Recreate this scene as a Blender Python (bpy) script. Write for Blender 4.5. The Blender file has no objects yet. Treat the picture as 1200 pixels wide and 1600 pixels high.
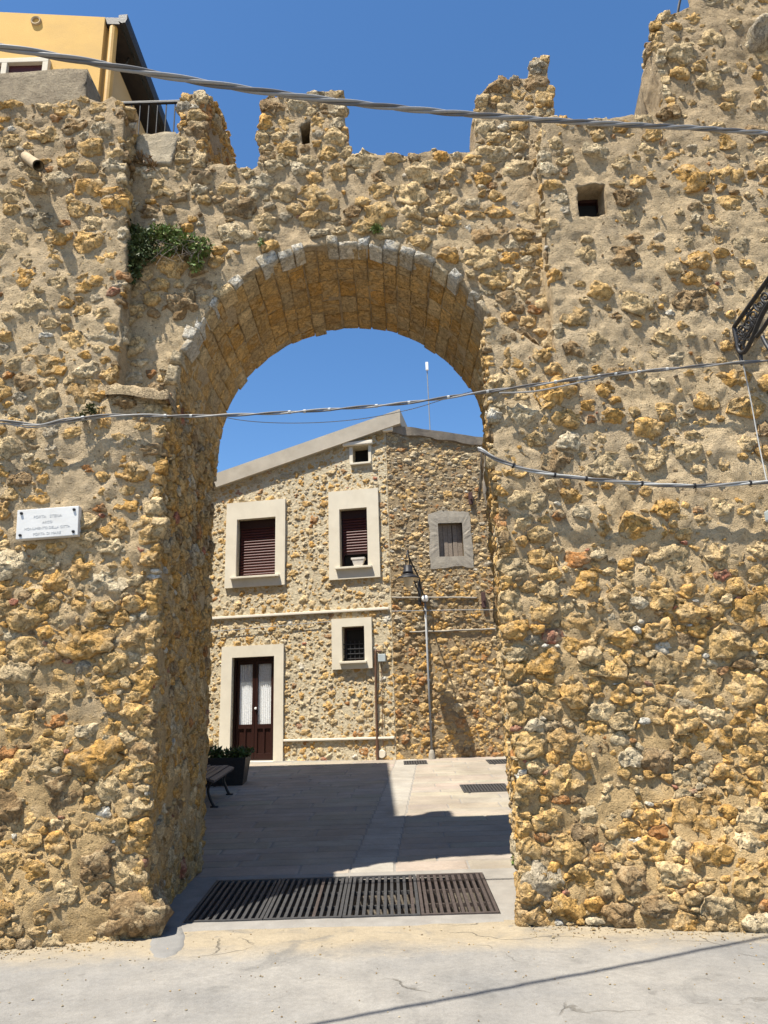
import bpy, bmesh, math, random
import numpy as np
from mathutils import Vector, Matrix
from mathutils.geometry import delaunay_2d_cdt
rng = np.random.default_rng(7)
random.seed(7)
SC = bpy.context.scene
COL = SC.collection

# ------------------------------------------------------------------ camera, sky, sun, exposure
F, PITCH, ROLL = 1155.0, math.radians(15.6), math.radians(1.73)
EYE = np.array([0.0, 0.0, 1.6])
_fw = np.array([0, math.cos(PITCH), math.sin(PITCH)])
_u0 = np.array([0, -math.sin(PITCH), math.cos(PITCH)])
_r0 = np.array([1.0, 0, 0])
_rt = _r0 * math.cos(ROLL) - _u0 * math.sin(ROLL)
_up = _u0 * math.cos(ROLL) + _r0 * math.sin(ROLL)
cam = bpy.data.cameras.new('camera')
cam.sensor_fit = 'VERTICAL'; cam.sensor_height = 36.0; cam.lens = 36.0 * F / 1600.0
cam.clip_start = 0.05; cam.clip_end = 2000
camo = bpy.data.objects.new('camera', cam); COL.objects.link(camo)
M = Matrix(((_rt[0], _up[0], -_fw[0], 0), (_rt[1], _up[1], -_fw[1], 0), (_rt[2], _up[2], -_fw[2], 1.6), (0, 0, 0, 1)))
camo.matrix_world = M
SC.camera = camo

LD = np.array([1.0, 1.0, -3.2]); LD = LD / np.linalg.norm(LD)
wd = bpy.data.worlds.new('World'); SC.world = wd; wd.use_nodes = True
nt = wd.node_tree
sky = nt.nodes.new('ShaderNodeTexSky'); sky.sky_type = 'NISHITA'; sky.sun_disc = False
sky.sun_elevation = math.asin(-LD[2]); sky.sun_rotation = math.atan2(-LD[0], -LD[1])
sky.altitude = 600; sky.air_density = 1.0; sky.dust_density = 0.3; sky.ozone_density = 2.2
hs = nt.nodes.new('ShaderNodeHueSaturation'); hs.inputs['Saturation'].default_value = 1.2
nt.links.new(sky.outputs[0], hs.inputs['Color']); nt.links.new(hs.outputs[0], nt.nodes['Background'].inputs[0])
nt.nodes['Background'].inputs[1].default_value = 0.092
sun = bpy.data.lights.new('sun', 'SUN'); sun.energy = 5.0; sun.angle = math.radians(0.53); sun.color = (1, 0.94, 0.82)
suno = bpy.data.objects.new('sun', sun); COL.objects.link(suno)
suno.rotation_euler = Vector(LD).to_track_quat('-Z', 'Y').to_euler(); suno.location = (-5, -5, 16)
vs = SC.view_settings
vs.view_transform = 'Standard'; vs.look = 'None'; vs.gamma = 1; vs.use_curve_mapping = False; vs.exposure = 1.1
SC.cycles.max_bounces = 8; SC.cycles.diffuse_bounces = 5
SC.cycles.use_denoising = True

# ------------------------------------------------------------------ small helpers
def ray(x, y): return _fw + _rt * ((x - 600) / F) + _up * ((800 - y) / F)
def atY(x, y, Y):
    r = ray(x, y); return EYE + r * (Y / r[1])
def proj(p):
    d = np.asarray(p, float) - EYE; z = d @ _fw
    return 600 + F * (d @ _rt) / z, 800 - F * (d @ _up) / z, z
SLOPE, Y0 = 0.07, 6.5
def gz(y): return np.where(np.asarray(y) > Y0, SLOPE * (np.asarray(y) - Y0), 0.0)
def gpt(x, y):
    r = ray(x, y)
    t = -1.6 / r[2] if r[2] < 0 else 1e9
    if t * r[1] > Y0: t = (-SLOPE * Y0 - 1.6) / (r[2] - SLOPE * r[1])
    return EYE + r * t

_T = np.random.default_rng(99).uniform(-1, 1, (64, 64, 64, 3))
_OFF = np.array([(a, b, c) for a in (0, 1) for b in (0, 1) for c in (0, 1)])
def vnoise3(p, s=0):
    """Smooth value noise, three channels at once, from a table of random numbers."""
    p = np.asarray(p, float) + s * 7.31; f = np.floor(p); q = p - f; q = q * q * (3 - 2 * q); i = f.astype(np.int64)
    k = (i[..., None, :] + _OFF) & 63
    w = np.where(_OFF == 1, q[..., None, :], 1 - q[..., None, :]).prod(-1)
    return (w[..., None] * _T[k[..., 0], k[..., 1], k[..., 2]]).sum(-2)
def vnoise(p, s=0): return vnoise3(p, s)[..., 0]
def fbm3(p, s=0, o=3):
    p = np.asarray(p, float); r = 0; a = 1; t = 0
    for k in range(o):
        r = r + a * vnoise3(p * (2.03 ** k) + 17.3 * k, s + k); t += a; a *= 0.5
    return r / t
def fbm(p, s=0, o=3):
    p = np.asarray(p, float); r = 0; a = 1; t = 0
    for k in range(o):
        r = r + a * vnoise(p * (2.03 ** k) + 17.3 * k, s + k); t += a; a *= 0.5
    return r / t
def sstep(x, a, b):
    t = np.clip((np.asarray(x, float) - a) / (b - a), 0, 1); return t * t * (3 - 2 * t)

# ------------------------------------------------------------------ materials
class NB:
    def __init__(s, name):
        s.m = bpy.data.materials.new(name); s.m.use_nodes = True
        s.t = s.m.node_tree; s.b = s.t.nodes['Principled BSDF']
        s.b.inputs['Specular IOR Level'].default_value = 0.25
        s.pos = s.n('ShaderNodeNewGeometry').outputs['Position']
    def n(s, ty): return s.t.nodes.new(ty)
    def put(s, sock, v):
        if hasattr(v, 'is_output'): s.t.links.new(v, sock)
        elif isinstance(v, (tuple, list)): sock.default_value = tuple(v) + ((1,) if len(v) == 3 and len(sock.default_value) == 4 else ())
        else: sock.default_value = v
    def noise(s, scale, detail=4, rough=0.55, vec=None, dist=0.0):
        n = s.n('ShaderNodeTexNoise'); s.put(n.inputs['Vector'], vec if vec is not None else s.pos)
        n.inputs['Scale'].default_value = scale; n.inputs['Detail'].default_value = detail
        n.inputs['Roughness'].default_value = rough; n.inputs['Distortion'].default_value = dist
        return n.outputs[0]
    def vor(s, scale, feature='F1', vec=None):
        n = s.n('ShaderNodeTexVoronoi'); n.feature = feature
        s.put(n.inputs['Vector'], vec if vec is not None else s.pos); n.inputs['Scale'].default_value = scale
        return n.outputs[0]
    def warp(s, scale, amt):
        n = s.n('ShaderNodeTexNoise'); s.put(n.inputs['Vector'], s.pos); n.inputs['Scale'].default_value = scale; n.inputs['Detail'].default_value = 4
        a = s.n('ShaderNodeVectorMath'); a.operation = 'MULTIPLY_ADD'
        s.put(a.inputs[0], n.outputs[1]); a.inputs[1].default_value = (amt,) * 3; s.put(a.inputs[2], s.pos)
        return a.outputs[0]
    def mapr(s, v, a, b, c=0.0, d=1.0):
        n = s.n('ShaderNodeMapRange'); s.put(n.inputs[0], v)
        for i, x in enumerate((a, b, c, d)): n.inputs[1 + i].default_value = x
        return n.outputs[0]
    def math(s, op, a, b=0.0):
        n = s.n('ShaderNodeMath'); n.operation = op; s.put(n.inputs[0], a); s.put(n.inputs[1], b); return n.outputs[0]
    def mix(s, f, a, b, mode='MIX'):
        n = s.n('ShaderNodeMix'); n.data_type = 'RGBA'; n.blend_type = mode
        s.put(n.inputs[0], f); s.put(n.inputs[6], a); s.put(n.inputs[7], b); return n.outputs[2]
    def attr(s, name='Col'):
        n = s.n('ShaderNodeAttribute'); n.attribute_name = name; return n.outputs['Color']
    def bump(s, h, strength, dist, prev=None):
        n = s.n('ShaderNodeBump'); n.inputs['Strength'].default_value = strength; n.inputs['Distance'].default_value = dist
        s.put(n.inputs['Height'], h)
        if prev is not None: s.put(n.inputs['Normal'], prev)
        return n.outputs[0]
    def mulv(s, col, v):
        n = s.n('ShaderNodeVectorMath'); n.operation = 'SCALE'; s.put(n.inputs[0], col); s.put(n.inputs['Scale'], v); return n.outputs[0]
    def end(s, color=None, rough=None, normal=None, metal=None):
        if color is not None: s.put(s.b.inputs['Base Color'], color)
        if rough is not None: s.put(s.b.inputs['Roughness'], rough)
        if normal is not None: s.put(s.b.inputs['Normal'], normal)
        if metal is not None: s.b.inputs['Metallic'].default_value = metal
        return s.m

def m_stone(name, fine=1.0, pit=1.0):
    b = NB(name); c = b.attr()
    n1 = b.noise(9 * fine, 6, 0.65); n2 = b.noise(38 * fine, 6, 0.7); lich = b.noise(2.3, 5, 0.6)
    vp = b.vor(34 * fine, 'F1', b.warp(14 * fine, 0.06)); pits = b.mapr(vp, 0.05, 0.33)
    c = b.mulv(c, b.mapr(n1, 0.25, 0.75, 0.92, 1.42))
    c = b.mulv(c, b.mapr(n2, 0.3, 0.7, 0.85, 1.2))
    c = b.mix(b.mapr(lich, 0.5, 0.66, 0, 0.45), c, (0.38, 0.31, 0.21))
    c = b.mix(b.mapr(b.noise(6.5 * fine, 7, 0.7), 0.48, 0.62, 0, 0.7), c, (0.49, 0.38, 0.225))
    c = b.mix(b.mapr(pits, 0, 1, 0.42 * pit, 0.0), c, (0.15, 0.095, 0.045))
    p2 = b.mapr(b.vor(88 * fine, 'F1', b.warp(30 * fine, 0.03)), 0.08, 0.36); c = b.mix(b.mapr(p2, 0, 1, 0.3 * pit, 0.0), c, (0.17, 0.11, 0.055))
    n3 = b.noise(120 * fine, 4, 0.7); crk = b.mapr(b.math('ABSOLUTE', b.math('SUBTRACT', b.noise(13 * fine, 5, 0.6), 0.5)), 0.0, 0.05)
    c = b.mulv(c, b.mapr(n3, 0.3, 0.7, 0.85, 1.12)); c = b.mulv(c, b.mapr(crk, 0, 1, 0.75, 1.04))
    nb = b.bump(n1, 0.9, 0.045 / fine)
    nb = b.bump(crk, 0.8, 0.012 / fine, nb)
    nb = b.bump(pits, 0.8 * pit, 0.014 / fine, nb)
    nb = b.bump(p2, 0.8 * pit, 0.008 / fine, nb)
    nb = b.bump(n2, 0.9, 0.022 / fine, nb)
    nb = b.bump(n3, 0.8, 0.008 / fine, nb)
    return b.end(c, 0.95, nb)
def m_mortar(name, ca, cb, cc=None, fine=1.0):
    b = NB(name)
    n1 = b.noise(1.3, 5, 0.6); n2 = b.noise(11 * fine, 6, 0.65); n3 = b.noise(75 * fine, 5, 0.7); g = b.vor(95 * fine)
    c = b.mix(b.mapr(n1, 0.36, 0.66), ca, cb)
    if cc is not None:
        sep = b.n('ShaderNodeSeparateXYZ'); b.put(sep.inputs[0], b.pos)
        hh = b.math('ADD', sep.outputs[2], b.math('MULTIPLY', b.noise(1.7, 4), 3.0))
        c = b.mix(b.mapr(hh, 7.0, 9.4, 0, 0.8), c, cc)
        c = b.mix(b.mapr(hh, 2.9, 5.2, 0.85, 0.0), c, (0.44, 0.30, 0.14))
        pt = b.mapr(b.noise(2.6, 6, 0.7), 0.54, 0.66, 0, 0.5); c = b.mix(pt, c, (0.33, 0.27, 0.19))
        hol = b.mapr(b.vor(17, 'F1', b.warp(9, 0.12)), 0.06, 0.2); c = b.mix(b.mapr(hol, 0, 1, 0.55, 0), c, (0.16, 0.11, 0.06))
    c = b.mulv(c, b.mapr(n2, 0.28, 0.72, 0.8, 1.34)); c = b.mulv(c, b.mapr(n3, 0.3, 0.7, 0.76, 1.2))
    nb = b.bump(n2, 1.0, 0.055 / fine); nb = b.bump(b.noise(32 * fine, 5, 0.7), 1.0, 0.028 / fine, nb); nb = b.bump(n3, 1.0, 0.015 / fine, nb)
    if cc is not None: nb = b.bump(hol, 0.8, 0.03, nb); nb = b.bump(g, 0.5, 0.007 / fine, nb)
    return b.end(c, 0.97, nb)
def m_plain(name, col, rough=0.6, var=0.12, scale=9.0, bump=0.15, bscale=60, metal=0.0, streak=None):
    b = NB(name); n1 = b.noise(scale, 5, 0.6); n2 = b.noise(bscale, 4, 0.6)
    c = b.mulv(tuple(col), b.mapr(n1, 0.25, 0.75, 1 - var, 1 + var))
    if streak: c = b.mix(b.mapr(b.noise(scale * 0.45, 6, 0.7, dist=0.4), 0.5, 0.72, 0, streak[1]), c, streak[0])
    return b.end(c, rough, b.bump(n2, bump, 0.01), metal)
MT = {}
MT['stone'] = m_stone('rubble_stone')
MT['hstone'] = m_stone('house_stone', 1.8, 0.6)
MT['mortar'] = m_mortar('gate_mortar', (0.53, 0.405, 0.245), (0.47, 0.36, 0.225), (0.37, 0.275, 0.165))
MT['hmortar'] = m_mortar('house_mortar', (0.58, 0.495, 0.345), (0.52, 0.44, 0.305), fine=1.5)
MT['omortar'] = m_mortar('old_mortar', (0.33, 0.25, 0.15), (0.27, 0.20, 0.12), fine=1.5)
MT['cream'] = m_plain('cream_render', (0.60, 0.545, 0.44), 0.85, 0.07, 3.0, 0.2, 80, streak=((0.50, 0.44, 0.34), 0.5))
MT['white_band'] = m_plain('pale_band', (0.66, 0.60, 0.50), 0.85, 0.06, 6)
MT['concrete'] = m_plain('verge_concrete', (0.40, 0.355, 0.29), 0.9, 0.14, 2.2, 0.3, 40, streak=((0.24, 0.21, 0.17), 0.5))
MT['cement'] = m_plain('grey_cement', (0.29, 0.26, 0.215), 0.95, 0.2, 7, 0.8, 30, streak=((0.26, 0.23, 0.20), 0.6))
MT['cap'] = m_plain('dark_cement', (0.21, 0.18, 0.145), 0.95, 0.25, 6, 0.8, 25)
MT['yellow'] = m_plain('yellow_plaster', (0.60, 0.375, 0.12), 0.85, 0.08, 2.0, 0.25, 60, streak=((0.48, 0.31, 0.12), 0.6))
MT['buff'] = m_plain('buff_plaster', (0.42, 0.30, 0.16), 0.9, 0.1, 2.0)
MT['roofdark'] = m_plain('dark_fascia', (0.035, 0.03, 0.03), 0.5, 0.2)
MT['shutter'] = m_plain('brown_shutter', (0.07, 0.02, 0.018), 0.45, 0.12, 20)
MT['frame'] = m_plain('brown_frame', (0.03, 0.012, 0.011), 0.5, 0.15, 20)
MT['door'] = m_plain('door_wood', (0.026, 0.010, 0.008), 0.35, 0.2, 25)
MT['wood'] = m_plain('weathered_wood', (0.22, 0.18, 0.145), 0.85, 0.3, 30, 0.5, 80)
MT['bench'] = m_plain('bench_wood', (0.10, 0.085, 0.085), 0.55, 0.2, 25, 0.3, 60)
MT['iron'] = m_plain('iron', (0.035, 0.036, 0.04), 0.5, 0.25, 30, 0.3, 90, 0.4)
MT['grate'] = m_plain('grate_iron', (0.055, 0.054, 0.055), 0.6, 0.3, 30, 0.4, 70, 0.3)
MT['rust'] = m_plain('grate_rust', (0.058, 0.045, 0.04), 0.75, 0.35, 30, 0.4, 70, 0.1)
MT['tie'] = m_plain('tie_iron', (0.075, 0.04, 0.035), 0.8, 0.3, 30)
MT['cable'] = m_plain('grey_cable', (0.22, 0.215, 0.21), 0.4, 0.15, 15, 0.1)
MT['cable_dark'] = m_plain('dark_cable', (0.11, 0.105, 0.105), 0.45, 0.15, 15, 0.1)
MT['clip'] = m_plain('pale_clip', (0.38, 0.38, 0.37), 0.5)
MT['black'] = m_plain('black_tie', (0.015, 0.015, 0.018), 0.5)
MT['marble'] = m_plain('white_marble', (0.58, 0.575, 0.56), 0.5, 0.07, 5, 0.15, 40, streak=((0.47, 0.45, 0.41), 0.5))
MT['engrave'] = m_plain('engraving', (0.52, 0.52, 0.515), 0.8)
MT['clay'] = m_plain('clay_spout', (0.36, 0.28, 0.18), 0.9, 0.2, 12, 0.4)
MT['pipe'] = m_plain('brown_pipe', (0.12, 0.065, 0.04), 0.55)
MT['ypipe'] = m_plain('ochre_pipe', (0.50, 0.30, 0.09), 0.5)
MT['gpipe'] = m_plain('grey_pipe', (0.23, 0.235, 0.24), 0.5, 0.1)
MT['gbox'] = m_plain('grey_box', (0.36, 0.40, 0.41), 0.5)
MT['white'] = m_plain('white_paint', (0.72, 0.71, 0.68), 0.55, 0.05)
MT['pot'] = m_plain('white_pot', (0.55, 0.51, 0.46), 0.7)
MT['dark'] = m_plain('interior_shade_black', (0.012, 0.011, 0.010), 0.9)  # near-black: darkness of unlit openings put into the colour
MT['lampin'] = m_plain('lamp_inside', (0.55, 0.48, 0.36), 0.6)
def m_glass():
    b = NB('window_glass'); return b.end((0.02, 0.022, 0.025), 0.06)
MT['glass'] = m_glass()
def m_frost(name):
    b = NB(name); b.b.inputs['Alpha'].default_value = 0.1
    b.b.inputs['Specular IOR Level'].default_value = 0.5
    return b.end((0.5, 0.53, 0.53), 0.03)
MT['clear'] = m_frost('clear_glass')
def m_curtain():
    b = NB('lace_curtain'); v = b.vor(26, 'F1', b.warp(20, 0.05)); n = b.noise(40, 4)
    c = b.mulv((0.75, 0.76, 0.78), b.mapr(v, 0.1, 0.6, 0.78, 1.05)); return b.end(c, 0.9, b.bump(n, 0.4, 0.01))
MT['curtain'] = m_curtain()
def m_leaf():
    b = NB('leaf'); c = b.mulv(b.attr(), b.mapr(b.noise(60, 3), 0.3, 0.7, 0.8, 1.2))
    b.b.inputs['Subsurface Weight'].default_value = 0.0
    return b.end(c, 0.6)
MT['leaf'] = m_leaf()
def m_paving():
    b = NB('paving_slab'); c = b.attr(); n1 = b.noise(2.2, 6, 0.65); n2 = b.noise(30, 5, 0.65); n3 = b.noise(0.7, 5, 0.6, dist=0.6)
    mp = b.n('ShaderNodeMapping'); b.put(mp.inputs[0], b.pos); mp.inputs['Scale'].default_value = (1.2, 9, 1); mp.inputs['Rotation'].default_value = (0, 0, 0.35)
    st = b.noise(1.1, 5, 0.6, vec=mp.outputs[0])
    c = b.mulv(c, b.mapr(n1, 0.3, 0.7, 0.82, 1.14)); c = b.mulv(c, b.mapr(n2, 0.3, 0.7, 0.9, 1.08))
    c = b.mix(b.mapr(n3, 0.5, 0.66, 0, 0.5), c, (0.165, 0.135, 0.105))
    c = b.mix(b.mapr(st, 0.52, 0.68, 0, 0.3), c, (0.2, 0.18, 0.175))
    return b.end(c, 0.8, b.bump(n2, 0.5, 0.008, b.bump(n1, 0.4, 0.02)))
MT['paving'] = m_paving()
def m_street():
    b = NB('street_concrete')
    sep = b.n('ShaderNodeSeparateXYZ'); b.put(sep.inputs[0], b.pos); Y = sep.outputs[1]; X = sep.outputs[0]
    n0 = b.noise(0.55, 5, 0.6); n1 = b.noise(3.2, 6, 0.65); n2 = b.noise(26, 5, 0.7); n3 = b.noise(140, 4, 0.7); sp = b.vor(160)
    c = b.mix(b.mapr(n0, 0.35, 0.65), (0.25, 0.233, 0.207), (0.18, 0.174, 0.165))
    # sandy dust lying along the foot of the walls
    e = b.math('ADD', Y, b.math('MULTIPLY', n1, 0.7))
    c = b.mix(b.mapr(e, 6.15, 6.6, 0, 0.8), c, (0.29, 0.235, 0.155))
    # stains and tyre smears
    st = b.noise(1.6, 6, 0.7, dist=1.2); c = b.mix(b.mapr(st, 0.54, 0.66, 0, 0.55), c, (0.125, 0.12, 0.112))
    spot = b.noise(7.5, 3, 0.5); c = b.mix(b.mapr(spot, 0.68, 0.72, 0, 0.5), c, (0.14, 0.13, 0.12))
    c = b.mulv(c, b.mapr(n1, 0.28, 0.72, 0.86, 1.12)); c = b.mulv(c, b.mapr(n2, 0.3, 0.7, 0.88, 1.1)); c = b.mulv(c, b.mapr(n3, 0.3, 0.7, 0.8, 1.18))
    ed = b.vor(0.75, 'DISTANCE_TO_EDGE', b.warp(2.6, 0.45)); msk = b.mapr(b.noise(0.9, 3), 0.52, 0.6)
    cr = b.math('MULTIPLY', b.mapr(ed, 0.002, 0.008, 1, 0), msk)
    c = b.mix(b.math('MULTIPLY', cr, 0.65), c, (0.085, 0.075, 0.06))
    nb = b.bump(n1, 0.35, 0.03); nb = b.bump(n2, 0.5, 0.008, nb); nb = b.bump(n3, 0.6, 0.004, nb); nb = b.bump(cr, 0.8, 0.01, nb)
    nb.node.invert = True
    return b.end(c, 0.9, nb)
MT['street'] = m_street()
MT['lip'] = m_plain('lip_concrete', (0.215, 0.2, 0.18), 0.92, 0.18, 5, 0.6, 50, streak=((0.19, 0.17, 0.15), 0.6))
MT['patch'] = m_plain('grey_patch', (0.19, 0.183, 0.172), 0.92, 0.1, 12, 0.6, 90)
MT['earth'] = m_plain('dry_earth', (0.30, 0.24, 0.15), 0.95, 0.2, 3, 0.6, 20)
MT['plaster'] = m_mortar('grey_plaster', (0.34, 0.28, 0.195), (0.25, 0.2, 0.14), None)
MT['limewash'] = m_mortar('limewash', (0.50, 0.42, 0.30), (0.36, 0.29, 0.19), None)

# ------------------------------------------------------------------ objects
WLOC = {}
def thing(name, loc, label, cat, group=None):
    o = bpy.data.objects.new(name, None); COL.objects.link(o); o.location = loc; WLOC[o] = np.array(loc, float)
    o['label'] = label; o['category'] = cat
    if group: o['group'] = group
    return o
def put(name, verts, faces, mat, parent=None, loc=(0, 0, 0), smooth=False, cols=None, label=None, cat=None, kind=None, group=None):
    me = bpy.data.meshes.new(name); verts = np.asarray(verts, float)
    me.from_pydata((verts - np.asarray(loc)).tolist(), [], faces)
    if smooth: me.polygons.foreach_set('use_smooth', np.ones(len(me.polygons), bool))
    if cols is not None:
        a = me.color_attributes.new('Col', 'FLOAT_COLOR', 'POINT')
        cc = np.ones((len(verts), 4), np.float32); cc[:, :3] = cols; a.data.foreach_set('color', cc.ravel())
    me.materials.append(MT[mat]); me.update()
    o = bpy.data.objects.new(name, me); COL.objects.link(o); WLOC[o] = np.array(loc, float)
    if parent is not None: o.parent = parent; o.location = np.asarray(loc, float) - WLOC[parent]
    else: o.location = loc
    if label: o['label'] = label
    if cat: o['category'] = cat
    if kind: o['kind'] = kind
    if group: o['group'] = group
    return o
class MB:
    def __init__(s): s.v = []; s.f = []
    def add(s, v, f):
        k = len(s.v); s.v += [tuple(map(float, p)) for p in v]; s.f += [tuple(i + k for i in q) for q in f]; return s
    def box(s, c, size, ax=None, bev=0.0):
        c = np.asarray(c, float); h = np.asarray(size, float) / 2
        A = np.eye(3) if ax is None else np.asarray(ax, float)
        if bev <= 0:
            v = [c + A.T @ (h * np.array(q)) for q in ((-1,-1,-1),(1,-1,-1),(1,1,-1),(-1,1,-1),(-1,-1,1),(1,-1,1),(1,1,1),(-1,1,1))]
            return s.add(v, [(0,3,2,1),(4,5,6,7),(0,1,5,4),(1,2,6,5),(2,3,7,6),(3,0,4,7)])
        bm = bmesh.new(); bmesh.ops.create_cube(bm, size=1.0)
        for q in bm.verts: q.co = Vector((q.co.x * 2 * h[0], q.co.y * 2 * h[1], q.co.z * 2 * h[2]))
        bmesh.ops.bevel(bm, geom=list(bm.edges), offset=min(bev, h.min() * 0.8), segments=2, affect='EDGES', profile=0.6)
        bm.verts.index_update()
        v = [c + A.T @ np.array(q.co) for q in bm.verts]; f = [tuple(x.index for x in q.verts) for q in bm.faces]; bm.free()
        return s.add(v, f)
    def tube(s, pts, r, n=8, cap=True):
        pts = np.asarray(pts, float); m = len(pts); r = np.broadcast_to(np.asarray(r, float), (m,))
        tan = np.gradient(pts, axis=0); tan /= np.linalg.norm(tan, axis=1)[:, None] + 1e-12
        ref = np.array([0.12, 0.2, 1.0]) if abs(tan[0][2]) < 0.9 else np.array([1.0, 0.1, 0])
        v = []; a = ref - tan[0] * (ref @ tan[0])
        for i in range(m):
            a = a - tan[i] * (a @ tan[i]); a /= np.linalg.norm(a); b = np.cross(tan[i], a)
            for k in range(n):
                t = 2 * math.pi * k / n; v.append(pts[i] + r[i] * (math.cos(t) * a + math.sin(t) * b))
        f = [(i*n+k, i*n+(k+1)%n, (i+1)*n+(k+1)%n, (i+1)*n+k) for i in range(m-1) for k in range(n)]
        if cap: f += [tuple(range(n-1, -1, -1)), tuple((m-1)*n+k for k in range(n))]
        return s.add(v, f)
    def lathe(s, prof, c, n=20, axis=(0, 0, 1)):
        ax = Vector(axis); q = ax.to_track_quat('Z', 'Y').to_matrix(); c = np.asarray(c, float); v = []
        for r, z in prof:
            for k in range(n):
                t = 2 * math.pi * k / n; v.append(c + np.array(q @ Vector((r * math.cos(t), r * math.sin(t), z))))
        m = len(prof); f = [(i*n+k, i*n+(k+1)%n, (i+1)*n+(k+1)%n, (i+1)*n+k) for i in range(m-1) for k in range(n)]
        return s.add(v, f)
    def prism(s, poly, O, U, V, N, d):
        O, U, V, N = (np.asarray(q, float) for q in (O, U, V, N)); n = len(poly)
        v = [O + U * p[0] + V * p[1] for p in poly]; v += [q - N * d for q in v]
        f = [tuple(range(n)), tuple(range(2*n-1, n-1, -1))] + [(i, i+n, (i+1)%n+n, (i+1)%n) for i in range(n)]
        return s.add(v, f)
    def put(s, name, mat, parent=None, loc=None, **k):
        if loc is None: loc = tuple(WLOC[parent]) if parent is not None else (0, 0, 0)
        o = put(name, s.v, s.f, mat, parent, loc, **k)
        bm = bmesh.new(); bm.from_mesh(o.data); bmesh.ops.recalc_face_normals(bm, faces=bm.faces); bm.to_mesh(o.data); bm.free()
        return o
def centred(mb): return tuple(np.mean(np.asarray(mb.v), axis=0))

# ------------------------------------------------------------------ rubble masonry
def disp(p):
    """Unevenness of the old gate walls, the same for every face that meets at a corner."""
    p = np.asarray(p, float)
    d = fbm3(p * 1.1, 3) * np.array([0.03, 0.045, 0.03]) + fbm3(p * 5, 31) * np.array([0.016, 0.026, 0.018])
    d = d + fbm3(p * 12 + 9, 47, 2) * np.array([0.008, 0.016, 0.008])
    x, y, z = p[..., 0], p[..., 1], p[..., 2]
    foot = (1 - sstep(z, 0.0, 1.3)) ** 1.3
    front = 1 - sstep(y, 6.55, 7.1)
    d[..., 1] -= foot * front * (0.30 * sstep(x, 1.25, 3.0) + 0.17 * sstep(-x, 2.2, 3.0) + 0.03)
    low = (1 - sstep(z, 0, 0.55))
    d[..., 0] += np.where(x < 0, 0.10, -0.05) * low * (np.abs(x) < 2.6) * front
    return d
def disp_core(p):
    p = np.asarray(p, float); n = fbm3(p * 2.6, 61, 3) * 0.024 + vnoise3(p * 7.5, 67) * 0.012 + vnoise3(p * 24, 71) * 0.0065
    return disp(p) + n * np.array([0.7, 1.0, 0.4])
def resample(loop, step):
    out = []
    L = np.asarray(loop, float)
    for i in range(len(L)):
        a, b = L[i], L[(i+1) % len(L)]; k = max(1, int(round(np.linalg.norm(b-a) / step)))
        for j in range(k): out.append(a + (b-a) * j / k)
    return np.array(out)
def inside(P, poly):
    P = np.asarray(P, float); x, y = P[..., 0], P[..., 1]; r = np.zeros(x.shape, bool); poly = np.asarray(poly); j = len(poly) - 1
    for i in range(len(poly)):
        xi, yi = poly[i]; xj, yj = poly[j]
        c = ((yi > y) != (yj > y)) & (x < (xj - xi) * (y - yi) / (yj - yi + 1e-15) + xi); r ^= c; j = i
    return r
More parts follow.
